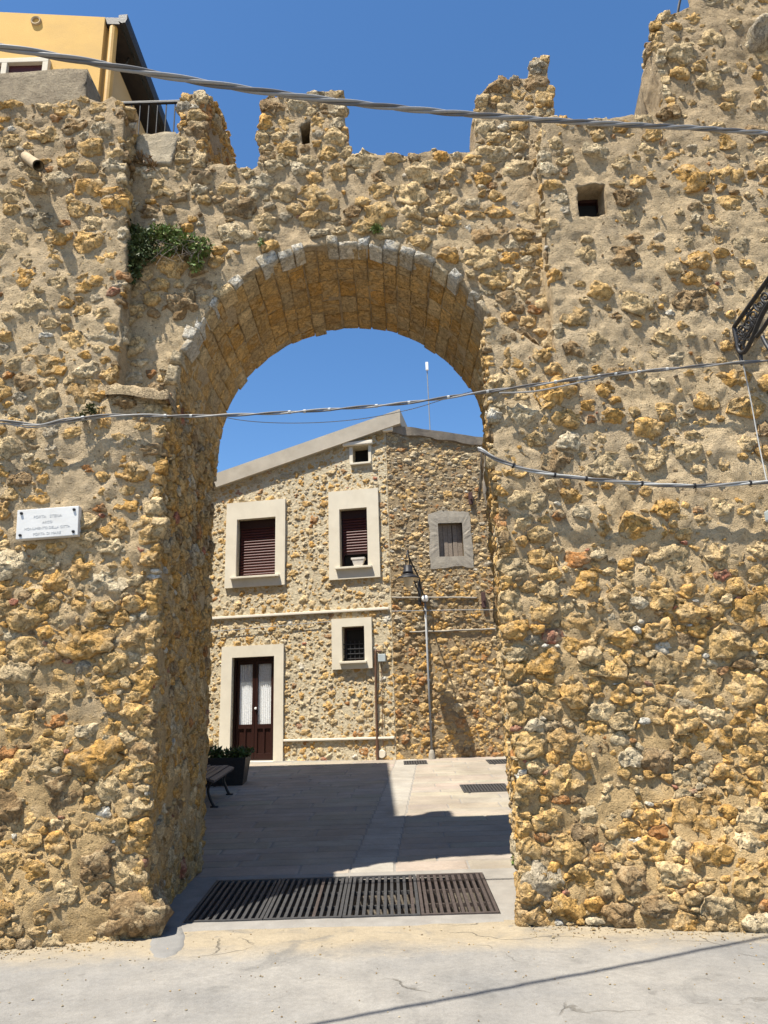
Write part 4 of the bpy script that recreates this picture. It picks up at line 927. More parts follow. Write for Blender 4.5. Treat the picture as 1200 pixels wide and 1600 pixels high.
for i in range(n):
    x = r0[0] + .02 + (r1[0]-r0[0]-.04)*i/(n-1); mb = MB(); mb.tube([(x, ry, 7.88), (x, ry, za-.016)], .008, 6); mb.put('baluster', 'black', TR, (x, ry, 8.2))
# patch of limewashed plaster left on the broken wall top
V, Fc = solid([(lwk[0], lwk[1]+.06), (lwk[0]+.12, lwk[1]+.02), (lwk[2]-.05, lwk[1]), (lwk[2]+.02, lwk[3]-.1), (lwk[2]-.01, lwk[3]), (lwk[0]+.1, lwk[3]+.01), (lwk[0]-.02, lwk[3]-.04)], 6.715, 6.85, (), .05, lambda p: disp(p)*.8 + fbm3(np.asarray(p)*9, 3)*.012)
put('plaster_patch', V, Fc, 'limewash', AW, (-2.4, 6.72, 7.7), smooth=True)
pp = [atY(-120, 124, 6.95), atY(138, 106, 6.95)]
mb = MB(); zt = pp[1][2]; v = []
V, Fc = solid([(pp[0][0], 8.0), (pp[1][0]+.02, 8.0), (pp[1][0], zt-.02), (pp[1][0]-.5, zt-.01), (pp[0][0], pp[0][2])], 6.95, 7.35, (), .07, lambda p: fbm3(np.asarray(p)*3, 9)*.015, None, .1)
put('parapet', V, Fc, 'plaster', None, (-4, 7.4, 8.1), smooth=True, label='grey plastered parapet on top of the left tower, in front of the yellow house', cat='parapet')

# ================================================================== drains
def grate(x0, x1, nb, mat, label, k):
    g = thing('drain_grate', ((x0+x1)/2, (GY0+GY1)/2, zz(7.4)), label, 'grate', 'iron gratings laid side by side under the arch'); mb = MB()
    def bar(a, b, y0, y1, top, h):
        v = [(a, y0, zz(y0)+top), (b, y0, zz(y0)+top), (b, y1, zz(y1)+top), (a, y1, zz(y1)+top)]; v += [(p, q, r-h) for p, q, r in v]
        return v, [(0,1,2,3),(7,6,5,4),(0,4,5,1),(1,5,6,2),(2,6,7,3),(3,7,4,0)]
    for a, b, c, d in ((x0+.004, x0+.030, GY0, GY1), (x1-.030, x1-.004, GY0, GY1), (x0+.030, x1-.030, GY0, GY0+.03), (x0+.030, x1-.030, GY1-.03, GY1)): mb.add(*bar(a, b, c, d, .012, .06))
    mb.put('frame', mat, g)
    for yb in (GY0+.4, GY0+.8): mb = MB(); mb.add(*bar(x0+.030, x1-.030, yb, yb+.02, -.028, .03)); mb.put('cross_bar', mat, g)
    sp = (x1-x0-.06)/nb
    for i in range(nb):
        xc = x0 + .03 + sp*(i+.5); mb = MB(); dz = rng.uniform(-.003, .003); mb.add(*bar(xc-.0135, xc+.0135, GY0+.032, GY1-.032, .008+dz, .034)); mb.put('bar', 'rust' if (mat == 'rust' or rng.random() < .1) else mat, g, (xc, (GY0+GY1)/2, zz(7.4)))
gw = (GX1-GX0)/4
for i, (m, l) in enumerate((('grate', 'grey iron drain grating at the left end, beside the shaded jamb'), ('grate', 'grey iron drain grating second from the left, half in shadow'), ('grate', 'grey iron drain grating third from the left under the arch'), ('rust', 'rusty brown iron drain grating at the right end of the row'))):
    grate(GX0 + gw*i, GX0 + gw*(i+1), 10, m, l, i)
def small_grate(px, n, label, mat='grate'):
    P4 = [gpt(*q) for q in px]; x0 = (P4[0][0]+P4[3][0])/2; x1 = (P4[1][0]+P4[2][0])/2; y0 = (P4[2][1]+P4[3][1])/2; y1 = (P4[0][1]+P4[1][1])/2
    g = thing('drain_grate', ((x0+x1)/2, (y0+y1)/2, zz((y0+y1)/2)), label, 'grate')
    def bx(a, b, c, d, top, h): 
        v = [(a, c, zz(c)+top), (b, c, zz(c)+top), (b, d, zz(d)+top), (a, d, zz(d)+top)]; v += [(p, q, r-h) for p, q, r in v]; return v, [(0,1,2,3),(7,6,5,4),(0,4,5,1),(1,5,6,2),(2,6,7,3),(3,7,4,0)]
    mb = MB(); mb.add(*bx(x0, x1, y0, y1, .006, .02)); mb.put('recess_shade_plate', 'dark', g)  # black plate laid under the bars, shade of the gaps as colour
    mb = MB()
    for q in ((x0-.03, x0, y0-.03, y1+.03), (x1, x1+.03, y0-.03, y1+.03), (x0, x1, y0-.03, y0), (x0, x1, y1, y1+.03)): mb.add(*bx(*q, .014, .03))
    mb.put('frame', 'grate', g)
    for i in range(n):
        xc = x0 + (x1-x0)*(i+.5)/n; mb = MB(); mb.add(*bx(xc-.013, xc+.013, y0, y1, .012, .012)); mb.put('bar', 'grate', g)
small_grate([(726, 1229), (788, 1224), (791, 1235), (724, 1240)], 14, 'small grey drain grating set in the sunlit paving')
small_grate([(634, 1190), (666, 1189), (664, 1194), (632, 1195)], 8, 'small brown drain grating near the foot of the lamp conduit')
small_grate([(766, 1189), (800, 1186), (800, 1192), (764, 1195)], 8, 'small grey drain grating at the far right by the old house wall')
# grey repair patch in the street beside the pier
P = [gpt(x, y) for x, y in ((236, 1462), (240, 1452), (262, 1449), (284, 1450), (291, 1462), (288, 1478), (276, 1490), (258, 1496), (240, 1494), (233, 1480))]
L = resample([(p[0], p[1]) for p in P], .02); R = np.random.default_rng(4); cx, cy = L.mean(0); n = len(L); V = []
for k, f in enumerate((1.0, .93, .6, .3)):
    for q in L:
        x, y = cx + (q[0]-cx)*f, cy + (q[1]-cy)*f
        if k < 2: jj = .010*float(vnoise(np.array([q[0]*25, q[1]*25, 3.]), 2)); x += jj; y += jj
        V.append((x, y, max(float(street_z(np.array([x]), np.array([y]))[0]), float(gz(y)) + .008 if y > 6.55 else -1) + (-.012 if k == 0 else .004)))
Fc = [(k*n+i, k*n+(i+1) % n, (k+1)*n+(i+1) % n, (k+1)*n+i) for k in range(3) for i in range(n)] + [tuple(3*n+i for i in range(n))]
put('street_patch', V, Fc, 'patch', None, (0, 0, 0), smooth=True, kind='structure')

# ================================================================== plaque, spout
pc = [atY(x, y, 6.40) for x, y in ((27, 797), (123, 790), (121, 836), (25, 843))]
ux = (pc[1]-pc[0]); W_ = np.linalg.norm(ux); ux /= W_; nz_ = np.array([0.05, -1, 0.0]); nz_ -= ux*(nz_ @ ux); nz_ /= np.linalg.norm(nz_); uz = np.cross(nz_, ux); H_ = abs((pc[0]-pc[3]) @ uz)
ctr = sum(pc)/4; A = np.array([ux, nz_, uz])
PLQ = thing('marble_plaque', tuple(ctr), 'white marble plaque with faint lettering bolted to the left tower', 'plaque')
mb = MB(); mb.box(ctr - nz_*.035, (W_, .07, H_), A, .006); mb.put('slab', 'marble', PLQ)
for sx in (-1, 1):
    for sz in (-1, 1):
        q = ctr + ux*sx*(W_/2-.04) + uz*sz*(H_/2-.035); mb = MB(); mb.lathe([(0, .018), (.011, .015), (.014, 0)], q, 10, tuple(nz_)); mb.put('bolt', 'black', PLQ, tuple(q))
for i, (txt, sz) in enumerate((('PORTA   STERIA', .036), ('ARCO', .032), ('MONUMENTO DELLA CITTA', .032), ('PORTA DI MARE', .034))):
    cu = bpy.data.curves.new('lettering', 'FONT'); cu.body = txt; cu.size = sz; cu.align_x = 'CENTER'; cu.extrude = 0.0008
    to = bpy.data.objects.new('lettering', cu); COL.objects.link(to); dg = bpy.context.evaluated_depsgraph_get(); me = bpy.data.meshes.new_from_object(to.evaluated_get(dg)); bpy.data.objects.remove(to)
    lo_ = bpy.data.objects.new('lettering', me); COL.objects.link(lo_); me.materials.clear(); me.materials.append(MT['engrave']); lo_.parent = PLQ
    pos = uz*(H_/2 - .088 - .053*i) + nz_*.0015
    lo_.matrix_local = Matrix(((ux[0], uz[0], nz_[0], pos[0]), (ux[1], uz[1], nz_[1], pos[1]), (ux[2], uz[2], nz_[2], pos[2]), (0, 0, 0, 1)))
a, b = atY(42, 246, 6.5), atY(60, 259, 6.2)
mb = MB(); d = b-a; mb.tube([a - d*.2, a + d*.3, b], [.05, .052, .056], 14, False); mb.tube([b, a + d*.3, a - d*.2], [.043, .038, .034], 14, False)
n = 14; mb.add([], [(28+k, 28+(k+1) % n, 42+(k+1) % n, 42+k) for k in range(0)])
mb.put('drain_spout', 'clay', None, tuple(a), label='clay rainwater spout sticking out high on the left tower', cat='spout', smooth=True)

# ================================================================== cables and wires
def smoothpath(pts, n):
    pts = np.asarray(pts, float); k = len(pts); t = np.linspace(0, k-1, n); out = []
    for x in t:
        i = min(int(x), k-2); f = x-i; p0 = pts[max(i-1, 0)]; p1 = pts[i]; p2 = pts[i+1]; p3 = pts[min(i+2, k-1)]
        out.append(.5*((2*p1) + (-p0+p2)*f + (2*p0-5*p1+4*p2-p3)*f*f + (-p0+3*p1-3*p2+p3)*f**3))
    return np.array(out)
def bundle(name, pts, r, strands, twist, mats, label, n=160):
    c = smoothpath(pts, n); L = np.concatenate([[0], np.cumsum(np.linalg.norm(np.diff(c, axis=0), axis=1))]); t = thing(name, tuple(c[n//2]), label, 'cable')
    tan = np.gradient(c, axis=0); tan /= np.linalg.norm(tan, axis=1)[:, None]; up_ = np.array([0, 0, 1.0]); s_ = np.cross(tan, up_); s_ /= np.linalg.norm(s_, axis=1)[:, None]; q_ = np.cross(s_, tan)
    for k in range(strands):
        ph = 2*math.pi*k/strands + L*2*math.pi/twist; off = r*1.08 if strands > 1 else 0
        mb = MB(); mb.tube(c + off*(np.cos(ph)[:, None]*s_ + np.sin(ph)[:, None]*q_), r, 7); mb.put('strand', mats[k % len(mats)], t, smooth=True)
    return t, c
# thick twisted service cable crossing overhead: runs in a vertical plane found from its shadow on the street
def cabA(x, y):
    A0, B0 = np.array([-1.9, 3.15]), np.array([0.75, 4.2]); d = B0-A0; n_ = np.array([d[1], -d[0]]); r = ray(x, y); return EYE + r*((A0 @ n_)/(r[:2] @ n_))
pa = [cabA(x, y) for x, y in ((-260, 30), (-130, 52), (0, 73), (100, 90), (200, 108), (330, 131), (440, 147), (540, 160), (700, 176), (860, 188), (1000, 196), (1100, 201), (1210, 209), (1330, 214))]
bundle('overhead_cable', pa, .0105, 3, 0.8, ('cable', 'cable_dark', 'cable'), 'thick twisted grey cable crossing high in front of the whole gateway', 260)
pb_ = [atY(x, y, Y) for x, y, Y in ((-60, 655, 6.36), (0, 657, 6.36), (60, 664, 6.36), (110, 655, 6.36), (180, 649, 6.38), (300, 650, 6.4), (420, 646, 6.4), (540, 638, 6.4), (640, 629, 6.4), (760, 612, 6.4), (860, 598, 6.37), (930, 588, 6.35), (1040, 577, 6.33), (1150, 567, 6.33), (1260, 560, 6.33))]
tB, cB = bundle('wall_cable', pb_, .0085, 2, .8, ('cable', 'cable_dark'), 'grey cable strung across the middle of the arch from tower to tower', 220)
for x in (130, 262, 300, 456, 476, 514, 590, 640, 700, 758, 870, 905, 935, 965, 1000, 1040):
    i = int(np.argmin([abs(proj(q)[0]-x) for q in cB])); q = cB[i]; tn = cB[min(i+1, len(cB)-1)] - cB[i-1]; tn /= np.linalg.norm(tn); mb = MB(); mb.tube([q - tn*.012, q + tn*.012], .017, 8); mb.put('clip', 'clip', tB, tuple(q))
pb2 = [atY(x, y, Y) for x, y, Y in ((-60, 672, 6.37), (0, 662, 6.36), (50, 668, 6.37), (100, 660, 6.37), (170, 651, 6.4))]
mb = MB(); mb.tube(smoothpath(pb2, 40), .008, 6); mb.put('loose_wire', 'cable', tB, tuple(pb2[2]))
pb3 = [atY(x, y, Y) for x, y, Y in ((780, 614, 6.36), (830, 612, 6.36), (880, 603, 6.36), (950, 588, 6.36))]
mb = MB(); mb.tube(smoothpath(pb3, 40), .009, 6); mb.put('loose_wire', 'cable', tB, tuple(pb3[2]))
pc_ = [np.array([1.12, 8.3, 4.05]), np.array([1.02, 7.2, 4.05]), np.array([0.95, 6.62, 4.02])] + [atY(x, y, Y) for x, y, Y in ((750, 702, 6.38), (775, 717, 6.34), (820, 733, 6.34), (880, 744, 6.34), (960, 752, 6.33), (1040, 758, 6.33), (1100, 759, 6.33), (1200, 753, 6.33), (1300, 750, 6.33))]
tC, cC = bundle('wall_cable', pc_, .010, 3, .9, ('clip', 'cable', 'cable_dark'), 'bundle of pale grey cables sagging across the right tower', 200)
for x in (803, 865, 916, 1001, 1085, 1173):
    i = int(np.argmin([abs(proj(q)[0]-x) + (q[1] > 6.6)*1e4 for q in cC])); q = cC[i]; tn = cC[i+1]-cC[i-1]; tn /= np.linalg.norm(tn); mb = MB(); mb.tube([q - tn*.009, q + tn*.009], .026, 8); mb.put('cable_tie', 'black', tC, tuple(q))
def wire(name, pts, r, mat, label, n=60):
    mb = MB(); c = smoothpath(pts, n); mb.tube(c, r, 6); return mb.put(name, mat, None, tuple(c[n//2]), smooth=True, label=label, cat='wire')
wire('hanging_wire', [atY(1160, 565, 6.36), atY(1172, 620, 6.4), atY(1185, 690, 6.4), atY(1198, 752, 6.36)], .006, 'clip', 'pale thin wire hanging from the iron bracket on the right tower')
wire('hanging_wire', [atY(x, y, 8.7) for x, y in ((300, 640), (380, 657), (470, 661), (560, 655), (640, 640), (700, 622), (780, 600))], .005, 'clip', 'thin pale wire sagging across the sky in the arch opening')
mb = MB(); q = atY(1200, 806, 6.35); mb.box(q + [.06, 0, 0], (.14, .1, .1), None, .015); mb.put('junction_box', 'gbox', None, tuple(q), label='small grey junction box at the right edge of the right tower', cat='box')
wire('facade_wire', [hp(*onH(x, y, .06), .06) for x, y in ((330, 987), (400, 981), (480, 974), (520, 971))], .008, 'gpipe', 'thin grey wire along the restored house facade above the door')
wire('facade_wire', [op(atY(x, y, OY-.09)[0], atY(x, y, OY-.09)[2], .09) for x, y in ((612, 955), (664, 954), (720, 953), (790, 953))], .010, 'gpipe', 'thin grey wire along the old house wall behind the lamp conduit')

# ================================================================== lamp, conduits and box
foot, top_ = atY(675, 1187, OY-.06), atY(664, 938, OY-.06)
PL = thing('lamp_conduit', (foot[0], OY-.06, .72), 'thin grey conduit pipe running up the old house wall below the lamp', 'pipe')
mb = MB(); mb.tube([(foot[0], OY-.06, .72), (top_[0], OY-.06, top_[2])], .024, 10); mb.put('pipe', 'gpipe', PL, smooth=True)
mb = MB(); mb.lathe([(.075, 0), (.07, .12), (.045, .2), (.026, .22)], (foot[0], OY-.07, .70), 14); mb.put('base', 'cement', PL, smooth=True)
for z in (1.5, 2.4, 3.3, 4.0):
    mb = MB(); mb.box((foot[0], OY-.05, z), (.075, .05, .03)); mb.put('pipe_clip', 'gpipe', PL, (foot[0], OY-.05, z))
mb = MB(); mb.lathe([(0, .09), (.05, .08), (.075, .04), (.075, -.02), (.05, -.06)], (top_[0], OY-.11, top_[2]+.02), 16); mb.put('cap', 'white', PL, (top_[0], OY-.1, top_[2]), smooth=True)
lc = atY(638, 903, OY-1.0)
LM = thing('wall_lamp', tuple(lc), 'black bell-shaped street lamp on a hooked arm, fixed to the old house', 'lamp')
mb = MB(); mb.lathe([(0.0, .28), (.08, .28), (.10, .26), (.10, .15), (.12, .14), (.12, .10), (.10, .09), (.15, .055), (.23, .02), (.26, -.015), (.26, -.03), (.245, -.03)], lc, 24); mb.put('shade', 'black', LM, smooth=True)
mb = MB(); mb.lathe([(.25, -.028), (.15, -.005), (.12, -.02), (.10, -.12), (.06, -.19), (0, -.21)], lc, 24); mb.put('diffuser', 'lampin', LM, smooth=True)
for dx in (-.045, .045):
    mb = MB(); mb.tube([lc + [dx, 0, .24], lc + [dx*.8, 0, .45], lc + [0, 0, .58]], .013, 7); mb.put('hanger', 'black', LM, smooth=True)
wallp = np.array([top_[0]-.12, OY, 4.3])
mb = MB(); mb.tube(smoothpath([lc + [0, 0, .57], lc + [.02, .12, .64], lc + [.06, .45, .52], (wallp + [.0, -.25, .35]), wallp + [0, -.03, .25]], 30), .018, 8); mb.put('arm', 'black', LM, smooth=True)
mb = MB(); mb.tube(smoothpath([lc + [.05, .5, .50], lc + [.10, .62, .2], wallp + [0, -.25, -.05], wallp + [0, -.03, -.1]], 30), .014, 8); mb.put('brace', 'black', LM, smooth=True)
mb = MB(); mb.box(wallp + [0, -.035, .06], (.07, .03, .55), None, .006); mb.put('wall_plate', 'iron', LM)
mb = MB(); mb.tube(smoothpath([wallp + [0, -.25, .35], wallp + [.04, -.2, .1], np.array([top_[0], OY-.12, top_[2]+.08])], 16), .011, 6); mb.put('lead', 'black', LM, smooth=True)
BP = thing('downpipe', tuple(hp(*onH(590, 1187, .05), .05)), 'thin brown metal pipe rising beside the barred window', 'pipe')
a0, a1 = onH(590, 1187, .05), onH(587, 1018, .05)
mb = MB(); mb.tube(smoothpath([hp(a0[0], HB+.02, .05), hp(a0[0], 2.0, .05), hp(a1[0], a1[1]-.05, .05), hp(a1[0]+.02, a1[1], .05), hp(a1[0]+.13, a1[1], .05)], 24), .026, 8); mb.put('pipe', 'pipe', BP, smooth=True)
mb = MB(); mb.tube([hp(a0[0], HB+.05, .05), hp(a0[0], HB+.55, .05)], .034, 8); mb.put('sleeve', 'pipe', BP)
q = onH(597, 1028, .06); qc = hp(q[0], q[1], .06); mb = MB(); mb.box(qc, (.17, .12, .17), HAX, .012); EB = mb.put('electric_box', 'gbox', None, tuple(qc), label='small grey electric box beside the brown pipe', cat='box')
mb = MB(); mb.tube([hp(q[0]-.02, q[1]-.08, .05), hp(q[0]-.03, HB+.4, .05)], .008, 6); mb.put('cable', 'pipe', EB, tuple(qc))
mb = MB(); mb.tube([hp(q[0]+.03, q[1]+.08, .05), hp(q[0]+.03, q[1]+.3, .05)], .008, 6); mb.put('cable', 'black', EB, tuple(qc))
p0, p1, p2 = (atY(x, y, OY-.1) for x, y in ((757, 712, ), (758, 770), (766, 800)))
mb = MB(); mb.tube(smoothpath([p0, (p0+p1)/2 + [.01, 0, 0], p1, p2], 20), [.06]*8 + [.055]*6 + [.045]*6, 9); mb.put('old_pipe', 'cap', OH, tuple(p1), smooth=True)
# aerial
b0 = atY(672, 672, 18.5); b1 = atY(667, 572, 18.5); AN = thing('aerial', (b0[0], 18.5, b0[2]-.2), 'slim aerial mast with a small white panel on the old house roof', 'aerial')
mb = MB(); mb.tube([b0 - [0, 0, .35], b1], .014, 6); mb.put('mast', 'gpipe', AN)
mb = MB(); mb.box(b1 + [0, -.03, -.02], (.075, .05, .24), None, .012); mb.put('panel', 'white', AN)

# ================================================================== flower pot on the sill
u0, z0, u1, z1 = OP['b']; pc0 = hp((u0+u1)/2+.10, z0, .0) + HN*.02
FP = thing('flower_pot', tuple(pc0), 'white tapered flower pot standing on the upper right window sill', 'pot')
mb = MB(); v = []
for z, h in ((.0, .085), (.15, .125), (.155, .14), (.20, .14), (.20, .12), (.05, .08)):
    v += [pc0 + HU*sx*h*1.15 + HN*sy*h*.55 + HV*z for sx, sy in ((-1,-1),(1,-1),(1,1),(-1,1))]
mb.add(v, [(4*i+k, 4*i+(k+1) % 4, 4*i+4+(k+1) % 4, 4*i+4+k) for i in range(5) for k in range(4)] + [(3,2,1,0), (20,21,22,23)]); mb.put('pot', 'pot', FP)

# ================================================================== plants
def leafy(name, blobs, size, cols, label, cat='plant', mat='leaf', elong=1.8, parent=None, seed=0, droop=0.0):
    R = np.random.default_rng(seed); V = []; Fc = []; C = []
    for c, rad, n in blobs:
        c = np.asarray(c, float); rad = np.asarray(rad, float); d = R.standard_normal((n, 3)); d /= np.linalg.norm(d, axis=1)[:, None]; d *= (R.uniform(0, 1, n) ** .45)[:, None]
        lump = 0.75 + 0.5*vnoise(d*3 + c, 3)
        for q, l in zip(d, lump):
            p = c + q*rad*l; a = R.standard_normal(3) + q*1.2 - np.array([0, 0, droop]); a /= np.linalg.norm(a); b = np.cross(a, R.standard_normal(3)); b /= np.linalg.norm(b); nn = np.cross(a, b)
            s_ = size*R.uniform(.4, 1.6); k = len(V); w_ = s_/elong
            V += [p, p + a*s_*.45 + b*w_*.5 + nn*w_*.1, p + a*s_, p + a*s_*.45 - b*w_*.5 + nn*w_*.1]; Fc += [(k, k+1, k+2), (k, k+2, k+3)]
            cc = np.array(cols[R.integers(len(cols))])*R.uniform(.7, 1.25); C += [cc]*4
    V = np.array(V)
    return put(name, V, Fc, mat, parent, tuple(np.mean(V, 0)) if parent is None else tuple(WLOC[parent]), cols=np.array(C), **({} if parent is not None else dict(label=label, cat=cat)))
GR = [(.10, .155, .035), (.13, .19, .05), (.15, .20, .06), (.18, .16, .055)]
DK = [(.045, .065, .02), (.06, .085, .025), (.07, .08, .03)]
leafy('wall_plant', [(atY(220, 382, 6.62), (.20, .12, .30), 1400), (atY(207, 415, 6.62), (.11, .08, .25), 500), (atY(205, 365, 6.64), (.10, .08, .14), 400)], .04, DK, 'dark shaded creeper in the corner between left tower and arch wall', seed=1, droop=.5)  # darker leaf greens than the tuft beside it: shade put into the colour
leafy('wall_plant', [(atY(258, 365, 6.64), (.20, .12, .11), 1100), (atY(290, 378, 6.64), (.17, .11, .10), 650), (atY(315, 385, 6.64), (.14, .11, .13), 700), (atY(306, 410, 6.66), (.08, .08, .14), 320), (atY(262, 392, 6.66), (.16, .08, .06), 350)], .036, GR, 'sunlit green tuft hanging on the arch wall left of the arch crown', seed=2, droop=.4)
R = np.random.default_rng(3); mb = MB(); tuft = [o for o in COL.objects if o.name.startswith('wall_plant')][-1]
for k in range(14):
    p0 = atY(250 + 75*R.random(), 368 + 20*R.random(), 6.64); mb.tube(smoothpath([p0, p0 + [R.normal(0, .05), -.05, -.05], p0 + [R.normal(0, .08), -.05, -.13], p0 + [R.normal(0, .1), -.03, -.2 - .08*R.random()]], 8), .003, 4)
mb.put('stems', 'wood', tuft, tuple(WLOC[tuft]))['kind'] = 'stuff'
leafy('wall_plant', [(atY(588, 357, 6.70), (.055, .06, .05), 260)], .03, GR, 'tiny green tuft just above the top of the arch', seed=3)
leafy('wall_plant', [(atY(408, 378, 6.70), (.03, .04, .04), 80)], .025, GR, 'very small green sprig above the left shoulder of the arch', seed=4)
leafy('wall_plant', [(atY(143, 640, 6.42), (.06, .05, .05), 200), (atY(128, 652, 6.42), (.05, .05, .04), 120)], .03, [(.07, .08, .03), (.05, .06, .02), (.13, .11, .05)], 'small weed on the left tower where the wall cable is fixed', seed=5)
leafy('wall_plant', [(atY(222, 252, 6.72), (.11, .08, .10), 420), (atY(238, 262, 6.72), (.07, .06, .06), 160)], .05, [(.20, .12, .05), (.15, .08, .035), (.24, .16, .08)], 'dry brown weed on the broken wall top beside the left tower', seed=6, elong=4)
g = gpt(803, 1352); leafy('wall_plant', [(g + [0.02, 0, .05], (.03, .05, .07), 140)], .03, GR, 'small green weed at the inner foot of the right tower', seed=7)
# ================================================================== bench and planter in the lane
by0, by1, bx = 11.75, 13.2, -2.66
BN = thing('park_bench', (-2.7, 12.5, zz(12.5)), 'dark slatted bench half hidden behind the left jamb', 'bench')
def bslat(name, xc, zc, w, h, rot):
    mb = MB(); c_, s_ = math.cos(rot), math.sin(rot); v = []
    for y in (by0, by1): v += [(xc + c_*a - s_*b, y, zz(y) + zc + s_*a + c_*b) for a, b in ((-w/2, -h/2), (w/2, -h/2), (w/2, h/2), (-w/2, h/2))]
    mb.add(v, [(0,1,2,3), (7,6,5,4), (0,4,5,1), (1,5,6,2), (2,6,7,3), (3,7,4,0)]); mb.put(name, 'bench', BN)
for k, (xo, zo, ro) in enumerate(((0.0, .405, -.35), (-.10, .43, -.05), (-.20, .43, .04), (-.30, .43, .08), (-.40, .44, .2))): bslat('seat_slat', bx + xo - .05, zo, .085, .035, ro)
for k in range(4): bslat('back_slat', bx - .53 - .035*k, .55 + .105*k, .085, .03, math.radians(70))
for y in (by0 + .18, by1 - .18):
    z = zz(y); mb = MB()
    mb.tube(smoothpath([(bx-.08, y, z+.39), (bx-.14, y, z+.25), (bx-.09, y, z+.10), (bx-.04, y, z+.01)], 14), .022, 8)
    mb.tube(smoothpath([(bx-.46, y, z+.42), (bx-.40, y, z+.25), (bx-.46, y, z+.1), (bx-.54, y, z+.01)], 14), .022, 8)
    mb.tube(smoothpath([(bx-.02, y, z+.375), (bx-.25, y, z+.385), (bx-.48, y, z+.43), (bx-.56, y, z+.6), (bx-.66, y, z+.92)], 20), .02, 8)
    mb.box((bx-.035, y, z+.012), (.11, .07, .022)); mb.put('leg_frame', 'iron', BN, smooth=True)
ty = 14.2; tz = zz(ty); tx = float(atY(364, 1190, ty)[0])
PT = thing('planter', (tx-.4, ty, tz), 'dark trough planter with low green plants behind the bench', 'planter')
mb = MB(); mb.add([(tx-.95, ty-.22, tz-.03), (tx+.22, ty-.22, tz-.03), (tx+.22, ty+.22, tz+.03), (tx-.95, ty+.22, tz+.03), (tx-1.0, ty-.27, tz+.46), (tx+.28, ty-.27, tz+.46), (tx+.28, ty+.27, tz+.46), (tx-1.0, ty+.27, tz+.46), (tx-.96, ty-.23, tz+.46), (tx+.24, ty-.23, tz+.46), (tx+.24, ty+.23, tz+.46), (tx-.96, ty+.23, tz+.46), (tx-.96, ty-.23, tz+.40), (tx+.24, ty-.23, tz+.40), (tx+.24, ty+.23, tz+.40), (tx-.96, ty+.23, tz+.40)],
    [(3,2,1,0)] + [(i, (i+1) % 4, (i+1) % 4+4, i+4) for i in range(4)] + [(4+i, 4+(i+1) % 4, 8+(i+1) % 4, 8+i) for i in range(4)] + [(8+i, 8+(i+1) % 4, 12+(i+1) % 4, 12+i) for i in range(4)] + [(12,13,14,15)]); mb.put('trough', 'iron', PT)
leafy('foliage', [((tx+.12, ty, tz+.52), (.28, .22, .10), 420), ((tx-.3, ty, tz+.52), (.3, .22, .10), 420)], .07, DK + GR[:1], '', parent=PT, seed=21)
mb = MB(); R = np.random.default_rng(8)
for k in range(26):
    a = R.uniform(0, 6.28); o_ = np.array([tx-.52, ty-.05, tz+.45]); l = R.uniform(.25, .42); d = np.array([math.cos(a)*.7, math.sin(a)*.5, 1.0]); d /= np.linalg.norm(d); w_ = np.cross(d, [0.3, 1, 0]); w_ /= np.linalg.norm(w_)
    m_ = o_ + d*l*.6; e = o_ + d*l + np.array([math.cos(a)*.08, 0, -.03]); mb.add([o_ - w_*.012, o_ + w_*.012, m_ + w_*.014, e, m_ - w_*.014], [(0,1,2,4), (4,2,3)])
o = mb.put('spiky_plant', 'leaf', PT, cols=np.array((.05, .065, .03)))

# ================================================================== wrought iron bracket on the right tower
def onX(x, y, X=3.42):
    r = ray(x, y); return EYE + r*(X/r[0])
BR = thing('iron_bracket', tuple(onX(1152, 548)), 'ornate black wrought iron bracket with scrolls on the right tower', 'bracket')
def ibar(name, px, r, n=24):
    mb = MB(); mb.tube(smoothpath([onX(x, y) for x, y in px], n), r, 7); mb.put(name, 'iron', BR, smooth=True)
ibar('top_bar', [(1147, 511), (1175, 472), (1200, 437), (1230, 396)], .022)
ibar('lower_bar', [(1147, 511), (1151, 532), (1155, 549), (1164, 549), (1175, 530), (1184, 508), (1192, 490), (1204, 470), (1230, 430)], .022, 40)
ibar('wall_stay', [(1157, 549), (1158, 562), (1160, 570)], .018)
ibar('strut', [(1182, 526), (1192, 514), (1204, 496), (1225, 470)], .02)
ibar('strut', [(1191, 526), (1197, 538), (1206, 552), (1216, 566)], .018)
def scroll(cx, cy, r0, turns, a0, s_=1):
    pts = []
    for t in np.linspace(0, 1, 26): a = a0 + s_*t*turns*2*math.pi; rr = r0*(1 - .8*t); pts.append((cx + rr*math.cos(a), cy + rr*1.15*math.sin(a)))
    ibar('scroll', pts, .011, 50)
for q in ((1160, 515, 8, 1.4, 1.0), (1170, 506, 8, 1.3, 3.0, -1), (1168, 524, 7, 1.3, 0), (1160, 535, 6, 1.3, 2), (1178, 493, 8, 1.4, .5), (1187, 478, 8, 1.4, 3.5, -1), (1180, 505, 6, 1.2, 4), (1196, 464, 8, 1.4, 1), (1192, 484, 5, 1.2, 2), (1206, 450, 8, 1.4, 3), (1158, 524, 5, 1.2, 5), (1170, 488, 5, 1.2, 2)): scroll(*q)
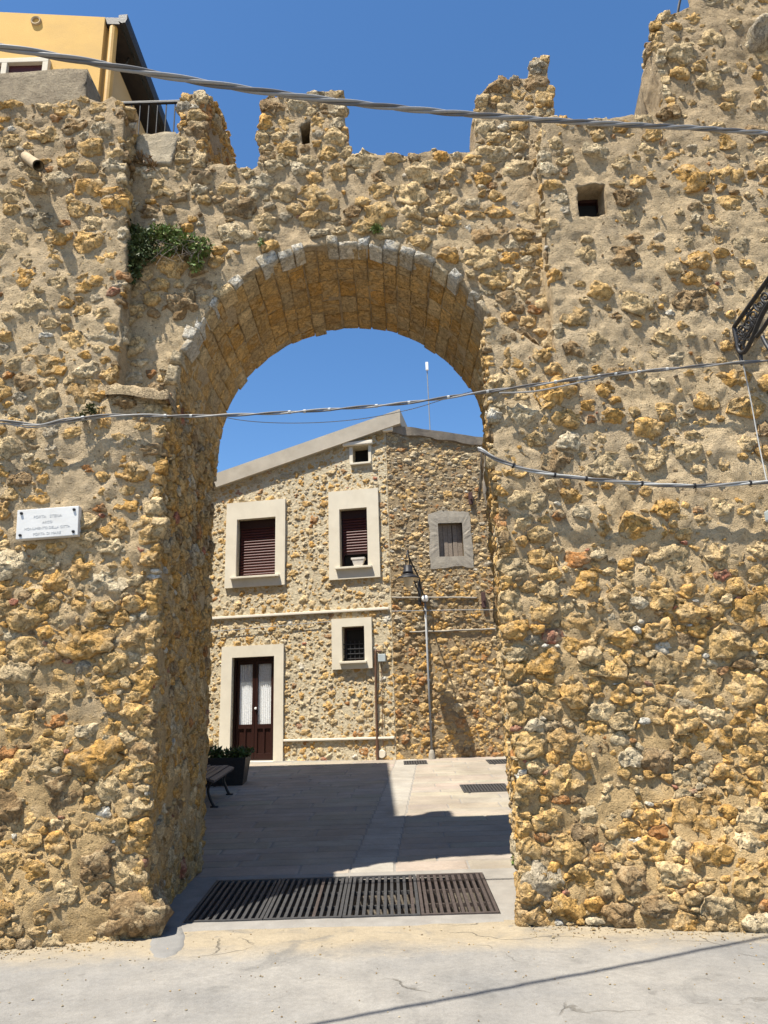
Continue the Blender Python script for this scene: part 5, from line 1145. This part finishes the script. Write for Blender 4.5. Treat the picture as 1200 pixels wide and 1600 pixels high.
for q in ([(1152, 520), (1163, 508), (1170, 490), (1180, 478)], [(1157, 540), (1167, 528), (1178, 510), (1186, 492), (1198, 472)], [(1162, 545), (1163, 530), (1172, 514), (1174, 500)]): ibar('tendril', q, .012)
# bent iron rod on top of the right tower
pr = [atY(1058, 26, 6.9), atY(1061, 8, 6.9), atY(1066, -14, 6.9)]; mb = MB(); mb.tube(pr, .016, 6); mb.put('iron_rod', 'iron', None, tuple(pr[0]), label='thin iron rod standing on the stepped top of the right tower', cat='rod')

# ================================================================== grit and crumbled mortar lying along the foot of the walls
R = np.random.default_rng(77); V = []; Fc = []; C = []; ico = [(0,0,1),(.9,0,.2),(.28,.86,.2),(-.73,.53,.2),(-.73,-.53,.2),(.28,-.86,.2),(0,0,-.4)]; icf = [(0,1,2),(0,2,3),(0,3,4),(0,4,5),(0,5,1),(6,2,1),(6,3,2),(6,4,3),(6,5,4),(6,1,5)]
for k in range(1500):
    if k < 1100:
        left = R.random() < .4; x = R.uniform(-3.6, -2.0) if left else R.uniform(1.0, 3.8); base = 6.5 - (.03 + .17*float(sstep(-x, 2.2, 3.0)) + .30*float(sstep(x, 1.25, 3.0))); y = base - abs(R.normal(0, .16)) + .03
    else: x, y = R.uniform(-3.2, 3.4), R.uniform(4.2, 6.6)
    r = R.uniform(.003, .010) * (1.8 if R.random() < .06 and k < 1100 else 1); k0 = len(V)
    z = float(street_z(np.array([x]), np.array([y]))[0]); a = R.uniform(0, 6.28); ca, sa = math.cos(a), math.sin(a); q = R.uniform(.6, 1.3, 3)
    V += [(x + r*(ca*p[0]*q[0] - sa*p[1]*q[1]), y + r*(sa*p[0]*q[0] + ca*p[1]*q[1]), z + r*.3 + r*p[2]*q[2]*.8) for p in ico]; Fc += [tuple(i + k0 for i in f) for f in icf]
    C += [np.array(PAL[('gold', 'sand', 'pale', 'brown')[R.integers(4)]])*R.uniform(.5, .9)]*7
put('grit', V, Fc, 'stone', None, (0, 6, 0), cols=np.array(C), label='loose grit and crumbled mortar along the foot of the gate walls', cat='grit', kind='stuff')
